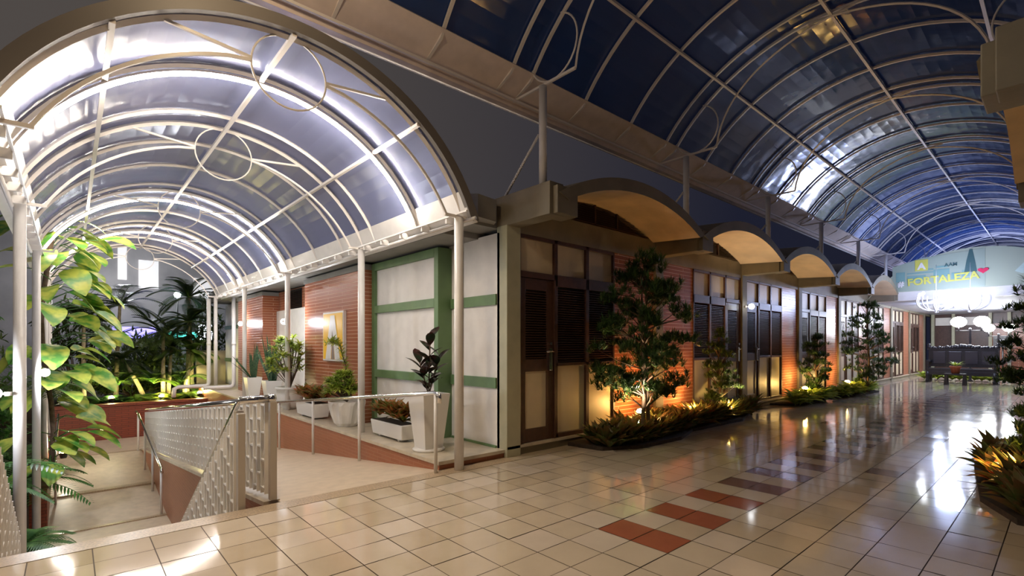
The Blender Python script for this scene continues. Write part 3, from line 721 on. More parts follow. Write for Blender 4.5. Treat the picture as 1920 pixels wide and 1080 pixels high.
globe_on_arm((11.2, 4.78, 2.3), (0, -1, 0), 'small white wall lamp on the pillar beside the third slatted door', 0, 'globe2')
# real light from the lamp at the third post (its globe is small)
def ground_spot(loc, aim, power, label, angle=110, col=(1, .5, .14)):
    t = thing('ground_spotlight', loc, label, 'spotlight', 'ground spotlights in the planting beds')
    x, y, z = loc; mb = MB(); mb.lathe((x, y, z), [(.05, 0), (.06, .02), (.075, .10), (.08, .12), (.07, .12), (.068, .105)], 16); hs = mb.build('housing', 'black', t)
    mb = MB(); mb.lathe((x, y, z + .10), [(.075, 0), (.07, .04), (.045, .075), (.01, .085)], 16); mb.build('lens', 'amber', hs)
    if z > .1: mb = MB(); mb.tube([(x, y, 0.02), (x, y, z + .01)], .012, 6); mb.build('spike', 'black', hs)
    l = lamp('spot_beam', 'SPOT', (x, y, z + .16), power, col, .05, aim, angle, .8); lamp('spot_spill', 'POINT', (x, y, z + .24), 15, col, .05); return t
ground_spot((6.76, 4.52, .26), (7.0, 4.82, 1.5), 420, 'amber ground spotlight glaring against the bricks behind the nearest tree', 140)
ground_spot((8.30, 4.5, .17), (8.3, 4.82, 1.4), 240, 'amber ground spotlight between the first two shrubs', 130)
ground_spot((9.35, 4.30, .12), (9.6, 4.7, 1.8), 150, 'amber ground spotlight lighting the slim shrub yellow', 130, (1, .7, .2))
ground_spot((13.9, 4.45, .22), (14.2, 4.75, 1.6), 220, 'amber ground spotlight in the second bed by the brick panel', 140, (1, .6, .18))
ground_spot((17.3, 4.4, .22), (17.5, 4.75, 1.6), 220, 'amber ground spotlight in the third bed', 140, (1, .6, .18))
ground_spot((7.0, .42, .05), (7.0, .5, 2.0), 90, 'amber ground spotlight inside the right hand bed', 140, (1, .6, .2))
ground_spot((2.1, 18.5, -.25), (2.5, 19.6, 1.8), 700, 'yellow ground spotlight among the palm trunks', 150, (1, .9, .3))
ground_spot((3.1, 18.45, -.2), (3.1, 20, 1.6), 480, 'added yellow ground spotlight brightening the right end of the garden', 150, (1, .9, .4))  # extra spotlight, added to brighten the greenery on this side
ground_spot((.9, 18.4, -.2), (1.0, 20, 1.6), 420, 'added yellow ground spotlight brightening the left end of the garden', 150, (1, .92, .45))  # likewise added, lifts the dark left part of the garden
ground_spot((-.1, 14.5, -1.0), (-.1, 13.0, 3), 160, 'ground spotlight behind the big variegated leaves', 140, (1, .95, .78))
# warm uplighting from the bed lamps reaches the vaults
for k, p in ((0, 42), (1, 30), (2, 22), (3, 18)):
    lamp('bed_uplight', 'SPOT', (PX + MOD * k + 1.7, 4.05, .35), p * 4.6, (1, .80, .56), .05, (PX + MOD * k + 1.75, 4.55, 3.4), 80, .7)
# lampposts with two globes
def lamppost(x, y, h, label, ar=.36, gr=.215):
    t = thing('globe_lamppost', (x, y, 0), label, 'lamp post', 'two-globe lamp posts')
    mb = MB(); mb.lathe((x, y, 0), [(.09, 0), (.09, .05), (.04, .1), (.035, h - .1), (.05, h - .05), (.02, h)], 14); mb.build('pole', 'dkwood', t)
    mb = MB(); mb.tube([(x, y + ar + .09, h - .12), (x, y - ar - .09, h - .12)], .016, 8)
    for s in (-1, 1): mb.tube([(x, y + s * ar, h - .14), (x, y + s * ar, h + .05)], .02, 8)
    mb.build('arm', 'dkwood', t)
    for s in (-1, 1): mb = MB(); mb.ball((x, y + s * ar, h + .23), gr, 0, .85); mb.build('globe', 'globe', t)
lamppost(26.5, 2.60, 2.14, 'nearer two-globe lamp post rising right behind the dark carved bench', .34, .245)
lamppost(29.2, 1.98, 1.95, 'farther two-globe lamp post in front of the brick end wall', .30, .2)
# chandeliers
def chandelier(x, y, label):
    t = thing('glass_chandelier', (x, y, 3.0), label, 'chandelier', 'chandeliers hanging by the white beam')
    mb = MB(); mb.tube([(x, y, 3.98), (x, y, 2.95)], .005, 6); mb.tube([(x, y, 2.95), (x, y, 2.45)], .02, 8); mb.ball((x, y, 2.5), .06); mb.build('stem', 'white', t)
    for k in range(10):
        a = 2 * PI * k / 10; mb = MB()
        mb.tube([(x + .48 * math.sin(PI * i / 10 * .62) * math.cos(a), y + .48 * math.sin(PI * i / 10 * .62) * math.sin(a), 2.52 + .5 * (i / 10) ** 2) for i in range(11)], .018, 6)
        mb.build('arm', 'white', t)
    for k in range(5):
        a = 2 * PI * k / 5; mb = MB(); mb.ball((x + .44 * math.cos(a), y + .44 * math.sin(a), 3.07), .045); mb.build('bulb', 'bulb', t)
    return t
chandelier(20.3, 2.78, 'left of the two curled glass chandeliers in front of the white beam')
chandelier(20.6, 2.02, 'right of the two curled glass chandeliers in front of the white beam')
mb = MB(); mb.tube([(XA + 2, 2.18, 5.9), (XA + 2, 2.18, 5.92)], .01, 4) if 0 else None

# ================================================================ BENCH, SIDE TABLE, POT
be = thing('carved_bench', (25.4, 2.75, 0), 'dark carved wooden bench with a high back facing the gallery', 'bench')
mb = MB(); mb.box(25.1, 25.75, 1.75, 3.75, .42, .55); mb.box(25.08, 25.14, 1.75, 3.75, .30, .44); mb.build('seat', 'dkwood', be, .01)
mb = MB(); mb.box(25.72, 25.80, 1.75, 3.75, .6, 1.30, 0)
for k in range(4): mb.box(25.70, 25.73, 1.83 + k * .47, 2.20 + k * .47, .72, 1.2, 1)
mb.build('backrest', ['dkwood', pm('worn_wood', (.04, .035, .042), .35)], be, .01)
mb = MB()
for k in range(24):
    yy = 1.8 + k * .082; h = .08 + .14 * math.exp(-((yy - 2.75) / .35) ** 2) + .03 * math.sin(k * 2.3); mb.ball((25.76, yy, 1.30 + h * .4), .055 + h * .2)
mb.box(25.70, 25.82, 1.7, 3.8, 1.26, 1.32)
for y in (1.76, 3.74): mb.lathe((25.76, y, 1.3), [(.05, 0), (.06, .08), (.03, .12), (.05, .17), (.01, .22)], 12)
mb.build('carved_crest', 'dkwood', be)
for y in (1.80, 3.70):
    for x in (25.13, 25.72): mb = MB(); mb.lathe((x, y, 0), [(.05, 0), (.07, .08), (.05, .16), (.07, .26), (.06, .42)], 12); mb.build('leg', 'dkwood', be)
    mb = MB(); mb.box(25.1, 25.78, y - .05, y + .05, .78, .86); mb.box(25.1, 25.18, y - .04, y + .04, .55, .80); mb.build('armrest', 'dkwood', be, .01)
tb = thing('side_table', (24.0, 2.75, 0), 'low dark wooden table with a potted plant in front of the bench', 'table')
mb = MB(); mb.box(23.8, 24.2, 2.45, 3.05, .36, .42); mb.build('table_top', 'dkwood', tb, .008)
for x in (23.84, 24.16):
    for y in (2.5, 3.0): mb = MB(); mb.hexa([(x - .04, y - .05, 0), (x + .04, y - .05, 0), (x + .04, y + .05, 0), (x - .04, y + .05, 0), (x - .03, y - .03, .36), (x + .03, y - .03, .36), (x + .03, y + .03, .36), (x - .03, y + .03, .36)]); mb.build('leg', 'dkwood', tb)
pt = thing('terracotta_pot_plant', (24.0, 2.75, .42), 'small green plant in a terracotta pot on the low dark table', 'potted plant')
mb = MB(); mb.lathe((24, 2.75, .42), [(.11, 0), (.15, .22), (.17, .22), (.17, .27), (.14, .27), (.13, .24)], 18); mb.build('pot', 'terra', pt)
mb = MB()
for k in range(40):
    a = rnd.uniform(0, 2 * PI); mb.leaf((24, 2.75, .67), (math.cos(a), math.sin(a), rnd.uniform(.3, 1.6)), rnd.uniform(.2, .38), .05, .9)
mb.build('foliage', 'l_lime', pt)
spk = thing('loudspeaker', (29.9, 1.9, 1.1), 'dark square loudspeaker box in front of the far brick wall', 'loudspeaker')
mb = MB(); mb.box(29.9, 30.2, 1.62, 2.2, 1.35, 1.85); mb.build('cabinet', 'black', spk, .01)
mb = MB(); mb.lathe((0, 0, 0), [(.14, 0), (.12, .02), (.03, .01)], 18); mb.v = [(29.9 - z, 1.91 + x, 1.6 + y) for x, y, z in mb.v]; mb.build('cone', 'dkwood', spk)
mb = MB(); mb.tube([(30.05, 1.91, 0), (30.05, 1.91, 1.35)], .03, 8); mb.build('stand', 'black', spk)

# ================================================================ PLANTS
def rdir(zmin=-.3, zmax=1): 
    a = rnd.uniform(0, 2 * PI); z = rnd.uniform(zmin, zmax); s = math.sqrt(max(0, 1 - z * z)); return Vector((s * math.cos(a), s * math.sin(a), z))
def conifer(loc, h, rad, label, dens=1.0, lf='l_dark', nlay=9, bl=.11, z0f=.14, name='conifer_tree', cat='tree', jit=1, stems=2):
    t = thing(name, loc, label, cat)
    x, y, z = loc; tr = MB(); fo = MB()
    for s in range(stems):
        ox = (s - (stems - 1) / 2) * .10
        tr.tube([(x + ox + .03 * math.sin(i * 1.3 + s), y + .03 * math.cos(i + s), z + h * .93 * i / 8) for i in range(9)], .03, 8, radii=[.032 * (1 - .08 * i) * (h / 2.5) ** .5 for i in range(9)])
    for k in range(nlay):
        f = z0f + (1 - z0f) * (k + .3) / nlay
        prof = math.sin(PI * min(1, (f - z0f * .6) / (1 - z0f * .6)) ** .75 * .93 + .12)
        R_ = rad * max(.12, prof); zc = z + h * f
        nb = max(4, int(7 * R_ / rad + 3))
        for b in range(nb):
            a = rnd.uniform(0, 2 * PI); rr = R_ * rnd.uniform(.45, 1.05)
            c = Vector((x + rr * math.cos(a), y + rr * math.sin(a) * .8, zc + rnd.uniform(-.07, .07) * h * .5))
            c.y = min(c.y, 4.66) if loc[1] > 3 else max(c.y, -.3)
            tr.tube([(x, y, zc - .22), ((x + c.x) / 2, (y + c.y) / 2, zc - .1), tuple(c)], .008, 5, radii=[.012, .008, .004])
            for q in range(int(13 * dens)):
                p = c + rdir(-.5, .5) * rnd.uniform(.02, .16) * (rad / .6) ** .5
                for m_ in range(20):
                    fo.leaf(p, (rdir(-.25, 1) + Vector((0, 0, .25))), bl * rnd.uniform(.7, 1.2), bl * .10, .3, 2, prof=(.6, 1, .05))
    tr.build('trunk', 'bark', t); fo.build('foliage', lf, t)
    return t
conifer((6.26, 4.12, .03), 2.72, .80, 'tall narrow-leaved conifer tree in the nearest bed, in front of the first brick panel', 1.25, nlay=11, z0f=.24, bl=.125)
conifer((9.2, 4.42, .03), 1.75, .33, 'slim shrub tree lit yellow from below in front of the second bay of slatted windows', .8, 'l_olive', 8, .09, .1, stems=1)
conifer((14.5, 4.4, .03), 1.75, .42, 'dark slim conifer in front of the fourth slatted door', .8, nlay=7, stems=1)
conifer((17.6, 3.95, .03), 2.7, .80, 'broad spreading conifer in the farthest bed before the white beam', .9, nlay=9, bl=.13, stems=1)
conifer((10.4, .2, .03), 2.6, .60, 'dark conifer at the right edge of the gallery', .9, nlay=9, bl=.13, stems=1)
conifer((7.4, .05, .03), 1.0, .42, 'low narrow-leaved shrub lit yellow at the back of the right hand bed', 1.0, 'l_olive', 4, .12, .3, stems=1, name='yew_shrub', cat='shrub')
# beds of soil
def bed(poly, n, label):
    mb = MB(); N = len(poly); mb.prism(poly, 'z', .0, .05); o = mb.build('planting_bed', 'soil'); o['kind'] = 'structure'; o['label'] = label; o['category'] = 'planting bed'
bed([(5.35, 4.8), (5.45, 4.25), (6.0, 3.98), (7.0, 3.95), (7.8, 4.2), (9.6, 4.15), (10.8, 4.5), (10.9, 4.8)], 1, 'dark soil bed along the first two bays')
bed([(12.6, 4.8), (12.8, 4.4), (14.2, 4.1), (15.2, 4.4), (16.5, 4.0), (18.6, 3.9), (19.2, 4.8)], 2, 'dark soil bed along the far bays')
bed([(5.7, -.45), (5.7, .28), (6.3, .55), (8.0, .75), (10.8, .6), (11.2, -.45)], 3, 'dark soil bed at the right edge')
def clump(name, lf, n=16, L=.3, W=.09, rise=.7, droop=.9, fold=.25, seg=4, layers=2, prof=None):
    t = thing(name, (0, 0, 0), 'x', 'bed plant'); mb = MB()
    for l in range(layers):
        for k in range(n):
            a = 2 * PI * (k + rnd.uniform(-.3, .3)) / n
            mb.leaf((.015 * math.cos(a), .015 * math.sin(a), .06 * l + .02), (math.cos(a), math.sin(a), rise * (1 + l * .9) * rnd.uniform(.6, 1.3)), L * rnd.uniform(.75, 1.1), W, droop, seg, fold=fold, twist=rnd.uniform(-.5, .5), prof=prof)
    mb.tube([(0, 0, -.02), (0, 0, .12)], .012, 6, mi=0)
    o = mb.build('leaves', lf, t); return t
protos = {'bronze': clump('bronze_bromeliad', 'l_bronze', 15, .28, .085, 1.15, .8), 'croton': clump('red_croton', 'l_croton', 12, .26, .08), 'green': clump('green_foliage_plant', 'l_lime', 13, .42, .13, .8, 1.1), 'fern': clump('dark_groundcover_plant', 'l_bronze', 18, .30, .06, .9, .8)}
ORD = ('first second third fourth fifth sixth seventh eighth ninth tenth eleventh twelfth thirteenth fourteenth fifteenth sixteenth seventeenth eighteenth '
       'nineteenth twentieth').split()
ORD += ['twenty-' + a for a in ORD[:9]] + ['thirtieth'] + ['thirty-' + a for a in ORD[:9]]
used = set()
def plant(kind, x, y, label, group, sc=1, z=.03):
    p = protos[kind]
    if kind not in used:
        used.add(kind); p.location = (x, y, z); p.scale = (sc,) * 3; p['label'] = label; p['group'] = group; p.rotation_euler = (0, 0, rnd.uniform(0, 6)); return p
    return dup(p, (x, y, z), label, rnd.uniform(0, 6), sc, group)
for k in range(34):
    f = k / 33; x = 5.5 + 2.25 * f + rnd.uniform(-.06, .06); row = k % 3
    y = 4.10 + row * .16 + .35 * abs(f - .45) ** 1.2 + rnd.uniform(-.04, .04)
    plant('bronze', x, min(y, 4.5), ORD[k] + ' bronze-green bromeliad along the nearest bed, counted from the slatted corner door', 'bromeliads in the nearest bed', rnd.uniform(1.0, 1.3))
for k in range(16):
    plant('croton', 6.6 + 1.9 * k / 15, rnd.uniform(4.3, 4.6), ORD[k] + ' amber-lit red croton behind the bromeliads, counted from the left', 'red crotons behind the bromeliads', rnd.uniform(1.1, 1.45))
for k in range(22):
    f = k / 21; plant('fern', 8.0 + 2.6 * f, 4.28 + rnd.uniform(0, .16) + .06 * f, ORD[k] + ' dark ground plant around the slim yellow-lit shrub, counted from the left', 'dark plants in the second bay', rnd.uniform(1.0, 1.35))
for k in range(16):
    f = k / 15; plant('green', 12.9 + 2.1 * f, 4.24 + rnd.uniform(0, .15), ORD[k] + ' broad-leaved lime green plant of the middle bed, counted from the left', 'lime green plants in the middle bed', rnd.uniform(.8, 1.1))
for k in range(18):
    f = k / 17; plant('green', 15.9 + 2.9 * f, 4.05 + rnd.uniform(0, .3), ORD[k] + ' lime green plant under the broad far conifer, counted from the left', 'lime green plants in the far bed', rnd.uniform(.8, 1.15))
for k in range(34):
    x = 5.75 + 2.65 * k / 33; y = rnd.uniform(-.1, .28 + (x - 5.7) * .16)
    plant('bronze', x, y, ORD[k] + ' bronze bromeliad of the right hand bed, counted from the nearest', 'bromeliads in the right hand bed', rnd.uniform(.9, 1.25))
for k in range(8):
    plant('croton', 6.3 + .12 * k, rnd.uniform(.1, .5), ORD[k] + ' orange croton by the right hand spotlight, counted from the nearest', 'crotons in the right hand bed', rnd.uniform(.9, 1.1))
for k in range(14):
    plant('green', 26.9 + rnd.uniform(-.2, .2), 1.2 + k * .22, ORD[k] + ' low lime green plant behind the carved bench, counted from the right', 'plants behind the bench', 1.0)

# ---- potted plants on the ledge (top of the ledge z = .1)
ZL = .1
def potted(name, x, y, label, cat='potted plant'): return thing(name, (x, y, ZL), label, cat)
def sqpot(t, x, y, w0, w1, h, mat='pot', rot=0, flare=.0):
    mb = MB(); pr = [(w0 * .7071, .0), (w1 * .7071, h), (w1 * .7071 - .012, h), (w1 * .7071 - .03, h - .04)]
    mb.lathe((x, y, ZL + .03), pr, 4, smooth=False)
    if rot: mb.v = [(x + (a - x) * math.cos(rot) - (b - y) * math.sin(rot), y + (a - x) * math.sin(rot) + (b - y) * math.cos(rot), c) for a, b, c in mb.v]
    p = mb.build('pot', mat, t, .008)
    mb = MB(); mb.lathe((x, y, ZL + h + .0), [(w1 * .63, -.01), (w1 * .6, .0)], 4, smooth=False); mb.build('soil', 'soil', p)
    return p
# rubber plant in a tall tapered pot
x, y = 3.46, 5.5
t = potted('rubber_plant', x, y, 'dark burgundy rubber plant in a tall tapered white pot nearest the corner')
sqpot(t, x, y, .26, .40, .70)
mb = MB(); mb.lathe((x, y, ZL), [(.2, 0), (.21, .02), (.19, .035)], 20); mb.build('saucer', 'pot', t)
fo = MB(); st = MB()
for s, (hx, hy, hh) in enumerate(((.02, 0, .72), (-.1, .05, .42), (.12, -.06, .5))):
    st.tube([(x, y, ZL + .7), (x + hx, y + hy, ZL + .7 + hh)], .009, 6)
    for k in range(9):
        f = .2 + .8 * k / 8; a = k * 2.4 + s; fo.leaf((x + hx * f, y + hy * f, ZL + .7 + hh * f), (math.cos(a), math.sin(a), .4 + f * .8), rnd.uniform(.20, .29), .13, .5, 5, prof=(.15, .8, 1, .8, .06), fold=.25)
fo.build('leaves', 'l_burg', t); st.build('stem', 'bark', t)
# croton trough
def trough(x, y, w, l, h, label, lf, L, n, name):
    t = potted(name, x, y, label)
    mb = MB(); mb.hexa([(x - w * .42, y - l * .46, ZL + .03), (x + w * .42, y - l * .46, ZL + .03), (x + w * .42, y + l * .46, ZL + .03), (x - w * .42, y + l * .46, ZL + .03), (x - w / 2, y - l / 2, ZL + h), (x + w / 2, y - l / 2, ZL + h), (x + w / 2, y + l / 2, ZL + h), (x - w / 2, y + l / 2, ZL + h)])
    for a in (-1, 1): mb.box(x - w * .3, x + w * .3, y + a * l * .3 - .03, y + a * l * .3 + .03, ZL, ZL + .035)
    mb.build('trough', 'pot', t, .012)
    mb = MB(); mb.box(x - w * .44, x + w * .44, y - l * .46, y + l * .46, ZL + h - .005, ZL + h + .004); mb.build('soil', 'soil', t)
    fo = MB()
    for c in range(n):
        cx, cy = x + rnd.uniform(-.35, .35) * w, y + (-.42 + .84 * c / (n - 1)) * l; hz = rnd.uniform(.02, .16)
        for k in range(18):
            a = rnd.uniform(0, 2 * PI); fo.leaf((cx, cy, ZL + h + hz), (math.cos(a), math.sin(a), rnd.uniform(.4, 1.8)), L * rnd.uniform(.7, 1.1), .06, .7, 4, fold=.25)
    fo.build('foliage', lf, t); return t
trough(3.52, 6.55, .26, .95, .24, 'orange and green crotons in a white trough beside the tapered pot', 'l_croton', .25, 24, 'croton_trough')
# fluted round pot with bushy dracaena
x, y = 3.47, 8.05
t = potted('bushy_dracaena', x, y, 'lime green bushy dracaena in a big fluted round white pot below the yellow sign')
mb = MB(); n = 40; prof = [(.15, 0), (.20, .06), (.25, .2), (.285, .36), (.30, .42), (.28, .42), (.26, .39)]
for i, (r_, z_) in enumerate(prof):
    for k in range(n):
        a = 2 * PI * k / n; rr = r_ * (1 + (.045 * (1 if k % 4 < 2 else -1) if 0 < i < 4 else 0)); aa = a + .25 * z_; mb.v.append((x + rr * math.cos(aa), y + rr * math.sin(aa), ZL + z_))
for i in range(len(prof) - 1):
    for k in range(n): mb.f.append([i * n + k, i * n + (k + 1) % n, (i + 1) * n + (k + 1) % n, (i + 1) * n + k]); mb.m.append(0); mb.sm.append(False)
mb.f.append([6 * n + k for k in range(n)]); mb.m.append(0); mb.sm.append(False)
mb.build('pot', 'pot', t)
def whorl(fo, p, n, L, W, droop=.6, zlo=-.2, zhi=1.0):
    for k in range(n):
        a = rnd.uniform(0, 2 * PI); fo.leaf(p, (math.cos(a), math.sin(a), rnd.uniform(zlo, zhi)), L * rnd.uniform(.7, 1.1), W, droop, 3, prof=(.5, 1, .7, .05))
fo = MB(); st = MB()
for c in range(60):
    d = rdir(-.2, 1); p = Vector((-.04, 0, 0)) + Vector((x, y, ZL + .62)) + Vector((d.x * (.27 if d.x < 0 else .14), d.y * .27, d.z * .26)); whorl(fo, p, 26, .17, .024); st.tube([(x, y, ZL + .4), tuple(p)], .006, 5)
tip = [(x, y, ZL + .5), (x + .02, y + .1, ZL + 1.0), (x - .02, y + .25, ZL + 1.35), (x - .1, y + .5, ZL + 1.42)]
st.tube(tip, .01, 6)
for i in range(14):
    f = .3 + .7 * i / 13; q = f * 3; j = min(int(q), 2); p = Vector(tip[j]).lerp(Vector(tip[j + 1]), q - j); whorl(fo, p, 16, .17, .02)
for c in range(6): whorl(fo, Vector((x - .1, y + .52, ZL + 1.38)) + rdir() * .12, 14, .17, .02)
fo.build('foliage', 'l_lime', t); st.build('stems', 'bark', t)
trough(3.42, 9.5, .3, 1.0, .28, 'reddish crotons in a wide white trough behind the fluted pot', 'l_croton', .28, 22, 'croton_planter')
# variegated song-of-india in a bowl
x, y = 3.5, 11.0
t = potted('variegated_dracaena', x, y, 'yellow-green variegated bush in a white bowl pot between two white posts')
mb = MB(); mb.lathe((x, y, ZL), [(.14, 0), (.22, .1), (.27, .3), (.27, .42), (.30, .42), (.30, .47), (.27, .47), (.25, .42)], 24); mb.build('pot', 'pot', t)
fo = MB(); st = MB()
for c in range(60):
    d = rdir(-.35, 1); p = Vector((min(x + d.x * .38, 3.60), y + d.y * .45, ZL + .98 + d.z * .52)); whorl(fo, p, 22, .20, .034)
    if c % 2: st.tube([(x, y, ZL + .45), tuple(p)], .008, 5)
fo.build('foliage', 'l_lime', t); st.build('stems', 'bark', t)
# snake plants
for x, y, hh, n, lab, nm in ((3.5, 12.3, 1.15, 17, 'tall snake plant with spreading blades in a square white pot', 'tall_snake_plant'), (3.5, 13.9, .9, 14, 'shorter snake plant in a square white pot nearest the far brick pier', 'snake_plant')):
    t = potted(nm, x, y, lab)
    sqpot(t, x, y, .24, .36, .50); fo = MB()
    for k in range(n):
        a = rnd.uniform(0, 2 * PI); r0 = rnd.uniform(0, .1); tl = rnd.uniform(.05, .45) if k > 3 else rnd.uniform(.6, 1.1)
        fo.leaf((x + r0 * math.cos(a), y + r0 * math.sin(a), ZL + .5), (min(.25, tl * math.cos(a)), tl * math.sin(a), 1), hh * rnd.uniform(.65, 1.05), .075, .12, 6, prof=(.6, 1, 1, .85, .5, .02), fold=.4, twist=rnd.uniform(-1, 1))
    fo.build('blades', 'l_snake', t)

# ---- downpipes at the far end
for n, (x, y) in enumerate(((3.25, 17.9), (3.75, 17.0))):
    t = thing('downpipe', (x, y, -.2), ['white downpipe bending left at its foot above the garden wall', 'white downpipe at the end of the brick pier'][n], 'pipe')
    mb = MB(); zb = .18; mb.tube([(x, y, 2.9), (x, y, zb + .1), (x - .03, y, zb + .03), (x - .1, y, zb), (x - .8, y, zb)] + ([(x - .9, y, zb - .05), (x - .92, y, zb - .3)] if n == 0 else []), .06, 12); mb.build('pipe', 'white', t)
    mb = MB(); mb.lathe((x, y, 1.45), [(.068, 0), (.068, .08)], 12); mb.build('collar', 'white', t)

# ---- variegated climber on the left post
t = thing('variegated_climber', (-.2, 12.3, -1.1), 'large climbing plant with huge yellow-green variegated leaves by the left posts', 'climbing plant')
st = MB(); st.tube([(-.3 + .08 * math.sin(i * .8), 12.2 + .06 * math.cos(i), -1.1 + .5 * i) for i in range(10)], .04, 8); st.build('stem', 'bark', t)
big = (.25, .95, 1, .9, .6, .05)
fo = MB(); pe = MB()
for k in range(85):
    zz = rnd.uniform(-.6, 3.9); a = rnd.uniform(-2.6, .9); d = Vector((math.cos(a), math.sin(a), rnd.uniform(-.1, .6)))
    p0 = Vector((-.25, 12.2, zz - .1)); rr = rnd.uniform(.2, .75) * (1.1 if zz > 1.2 else .8); p = p0 + d.normalized() * rr
    pe.tube([tuple(p0), tuple((p0 + p) / 2 + Vector((0, 0, .08))), tuple(p)], .008, 5)
    fo.leaf(p, (d.x, d.y, rnd.uniform(-.5, .2)), rnd.uniform(.45, .75), rnd.uniform(.30, .44), 1.0, 6, prof=big, fold=.18, twist=rnd.uniform(-.5, .5))
fo.build('leaves', 'l_var', t); pe.build('petioles', 'l_mid', t)
# ---- palm fronds
def frond(fo, base, d, L, n=22, lw=.034, ll=.34, droop=.9, rach=None):
    p = Vector(base); cd = Vector(d).normalized(); pts = [p.copy()]
    for i in range(n):
        p = p + cd * L / n; cd = (cd - Vector((0, 0, droop / n))).normalized(); pts.append(p.copy())
        side_ = cd.cross(Vector((0, 0, 1))); side_.normalize(); f = i / n; l = ll * math.sin(PI * (.12 + .83 * f)) 
        for s in (-1, 1): fo.leaf(p, side_ * s + cd * .7 + Vector((0, 0, .15)), l, lw, .7, 2, prof=(.6, 1, .05))
    (rach or fo).tube([tuple(q) for q in pts], .008, 4, radii=[.012 * (1 - .8 * i / n) for i in range(n + 1)])
def fernbush(loc, n, L, label, name='fern_palm', lf='l_mid', up=(.3, 1.3)):
    t = thing(name, loc, label, 'palm'); fo = MB(); ra = MB()
    for k in range(n):
        a = 2 * PI * k / n + rnd.uniform(-.2, .2); frond(fo, loc, (math.cos(a), math.sin(a), rnd.uniform(*up)), L * rnd.uniform(.75, 1.1), droop=1.4, rach=ra)
    fo.build('leaflets', lf, t); ra.build('frond_stalks', 'l_mid', t)
fernbush((-.75, 12.0, -1.0), 13, 1.25, 'arching fern palm at the foot of the left posts')
fernbush((-.9, 14.3, -.9), 11, 1.3, 'arching fern palm behind the variegated climber')
fernbush((-.55, 9.3, -1.3), 9, .8, 'low fern palm between the two left posts')
fernbush((-1.2, 10.4, -.6), 11, 1.4, 'fern palm filling the gap at the left edge of the garden')
fernbush((-.45, 12.9, .7), 9, .9, 'bright green palm frond cluster beside the second post', lf='l_bright', up=(-.1, .9))
def palm(loc, h, label, lean=(0, 0), nf=12, L=1.3, lf='l_pdark', tr_=.055):
    t = thing('slender_palm', loc, label, 'palm tree'); x, y, z = loc
    mb = MB(); pts = [(x + lean[0] * (i / 8) ** 1.3, y + lean[1] * i / 8, z + h * i / 8) for i in range(9)]
    mb.tube(pts, tr_, 10, radii=[tr_ * (1.25 - .5 * i / 8) for i in range(9)]); mb.build('trunk', 'palmbark', t)
    fo = MB(); ra = MB(); tp = pts[-1]
    for k in range(int(nf * 1.7)):
        a = 2 * PI * k / (nf * 1.7) + rnd.uniform(-.2, .2); frond(fo, tp, (math.cos(a), math.sin(a), rnd.uniform(-.2, 1.9)), L * rnd.uniform(.6, 1.0), 26, .042, .42, 1.3, ra)
    fo.build('fronds', lf, t); ra.build('frond_stalks', 'l_bright', t)
palm((2.2, 19.0, -.3), 2.1, 'palm with the thickest pale trunk in the middle of the garden', nf=15)
palm((2.35, 19.15, -.3), 1.6, 'shorter palm leaning against the thickest trunk', (.1, .1), 9, 1.0)
palm((1.75, 19.1, -.3), 1.3, 'palm with a trunk leaning left over the garden wall', (-.55, 0), 11, 1.1)
palm((2.9, 19.4, -.3), 2.5, 'tall slim palm on the right of the garden', (.05, 0), 13, 1.2)
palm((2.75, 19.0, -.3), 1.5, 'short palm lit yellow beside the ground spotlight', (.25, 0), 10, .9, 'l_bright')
palm((1.1, 20.2, -.3), 3.0, 'tall dark palm on the left behind the climber', (.1, 0), 14, 1.5)
palm((3.2, 20.4, -.3), 3.4, 'tallest dark palm under the end of the canopy', (-.1, 0), 14, 1.4)
palm((.3, 18.9, -.3), 2.4, 'dark palm at the left end of the garden wall', (0, 0), 12, 1.3)
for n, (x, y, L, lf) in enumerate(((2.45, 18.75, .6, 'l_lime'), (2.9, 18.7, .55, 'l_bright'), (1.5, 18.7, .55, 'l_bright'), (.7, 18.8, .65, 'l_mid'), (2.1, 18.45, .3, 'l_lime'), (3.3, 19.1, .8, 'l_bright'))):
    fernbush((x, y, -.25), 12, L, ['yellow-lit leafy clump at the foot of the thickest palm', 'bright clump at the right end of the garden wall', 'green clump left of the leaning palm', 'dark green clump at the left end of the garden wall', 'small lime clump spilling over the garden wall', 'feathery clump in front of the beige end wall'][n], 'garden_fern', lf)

def bush(loc, rx, h, label, lf='l_olive', n=520):
    t = thing('garden_bush', loc, label, 'shrub'); fo = MB(); st = MB(); x, y, z = loc
    for k in range(n):
        d = rdir(-.1, 1); q = rnd.uniform(.45, 1); p = Vector((x + d.x * rx * q, y + d.y * rx * .6 * q, z + h * .08 + abs(d.z) * h * q))
        for m_ in range(6): fo.leaf(p, rdir(-.5, 1), rnd.uniform(.16, .34), rnd.uniform(.035, .08), .7, 3)
        if k % 12 == 0: st.tube([(x, y, z), tuple(p)], .012, 5)
    fo.build('foliage', lf, t); st.build('branches', 'bark', t)
bush((.2, 21.0, -.3), 1.1, 3.3, 'tall dark bush at the left behind the palm trunks')
bush((1.6, 21.3, -.3), 1.1, 2.2, 'dark bush behind the leaning palm trunk')
bush((2.5, 21.6, -.3), .8, 2.0, 'dark bush behind the thickest palm trunk', 'l_olive')
bush((3.9, 21.9, -.3), .8, 3.6, 'tall dark bush beside the beige end wall')
bush((-2.1, 18.4, -.9), 1.2, 3.2, 'dark bush behind the variegated climber')
bush((-1.9, 14.8, -.9), 1.2, 3.4, 'dark bush in front of the blue kiosk', 'l_mid')
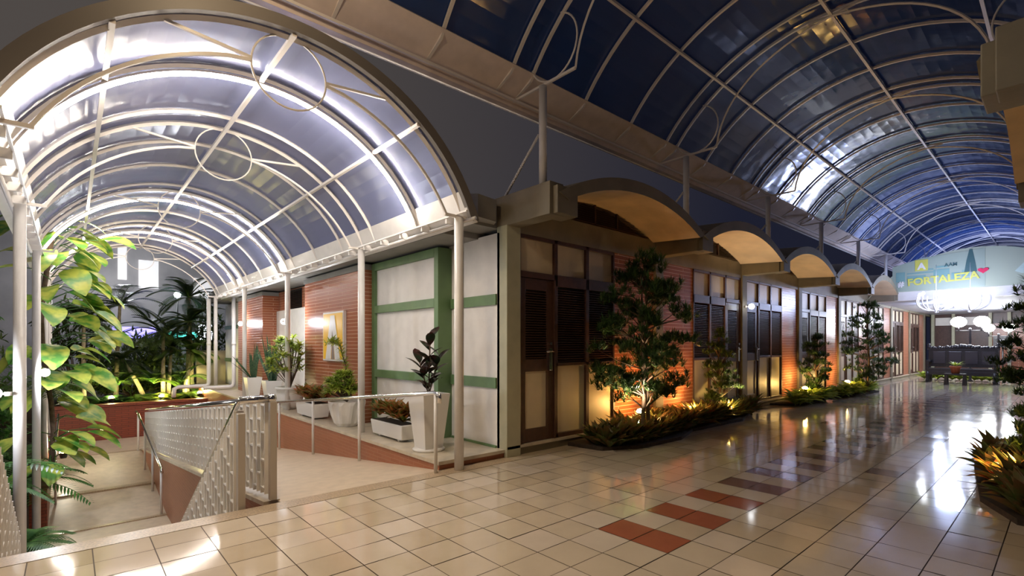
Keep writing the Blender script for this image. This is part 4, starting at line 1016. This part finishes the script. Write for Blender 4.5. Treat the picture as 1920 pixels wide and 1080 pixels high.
for n, (x, y, L) in enumerate(((.2, 18.9, .8), (1.1, 18.9, .8), (1.95, 18.9, .8), (2.7, 19.2, .9))):
    fernbush((x, y, .25), 13, L, ['upper feathery palm clump at the left of the garden', 'upper feathery palm clump left of the leaning palm', 'upper feathery palm clump beside the thickest palm', 'upper feathery palm clump right of the thickest palm'][n], 'feathery_palm', 'l_bright', (.4, 2.2))
# ---- background street side
bb = thing('lit_building', (2.5, 27, 0), 'pale building with white lit bands glimpsed behind the palms', 'building')
mb = MB(); mb.box(-6, 9, 26.5, 27, -1.9, 7); mb.build('wall', pm('pale_facade', (.42, .39, .39), .6, noise=.2, nscale=1), bb)
for a, b, c, d in ((2.2, 2.9, 3.9, 5.1), (1.5, 1.8, 4.2, 5.6), (4.2, 5.0, 3.6, 4.5)): mb = MB(); mb.box(a, b, 26.44, 26.5, c, d); mb.build('window', em('lit_window', (.8, .78, .78), .5), bb)
def lightbox(x0, x1, z0, z1, col, s, label):
    t = thing('lightbox_sign', (x0, 24, z0), label, 'sign'); mb = MB(); mb.box(x0, x1, 24.0, 24.12, z0, z1); mb.build('panel', em('sign_glow', col, s), t)
    mb = MB(); mb.box(x0 - .02, x1 + .02, 23.98, 24.14, z0 - .05, z0); mb.box((x0 + x1) / 2 - .04, (x0 + x1) / 2 + .04, 24.04, 24.1, -.31, z0 - .05); mb.build('frame', 'black', t)
lightbox(.65, 1.15, 1.62, 1.78, (.9, .92, 1), 5, 'narrow white lightbox sign at the left behind the palms')
lightbox(1.2, 2.55, 1.72, 2.15, (.25, .22, .8), 2.2, 'violet lightbox sign behind the palms')
lightbox(2.75, 3.95, 1.66, 1.98, (.10, .75, .62), 2.2, 'turquoise lightbox sign behind the palms')
lightbox(4.0, 4.5, 1.66, 2.3, (.85, .9, 1), 3, 'white lightbox sign at the right end of the row')
lamp('street_lamp', 'POINT', (1.5, 23.0, 4.2), 220, (.9, .95, 1), .1)
t = thing('street_globe', (3.05, 22.5, 3.3), 'bright street globe shining through the palm crowns', 'lamp'); mb = MB(); mb.ball((3.05, 22.5, 3.35), .11); mb.build('globe', 'bulb', t); mb = MB(); mb.tube([(3.05, 22.5, -.3), (3.05, 22.5, 3.25)], .03, 8); mb.build('pole', 'black', t)
# blue awning structure at the left edge
t = thing('blue_kiosk', (-2.5, 14, 0), 'white and blue roofed kiosk at the left edge beyond the post', 'kiosk')
mb = MB(); mb.box(-5, -1.35, 14, 16.5, 1.55, 1.85); mb.box(-5, -1.35, 14, 16.5, 2.75, 2.95); mb.box(-1.5, -1.4, 14.0, 14.1, -1.1, 2.9); mb.build('frame', 'white', t)
mb = MB(); mb.box(-4.9, -1.4, 13.98, 14.0, 1.86, 2.3); mb.box(-4.9, -1.4, 13.98, 14.0, 2.95, 3.5); mb.build('awning', 'navy', t)
mb = MB(); mb.box(-5, -1.4, 14.1, 14.2, -1.1, 1.55); mb.build('counter', 'roofc', t)
# ---- lamp light under the walkway canopy comes from the strips; the brick side gets the post lamp
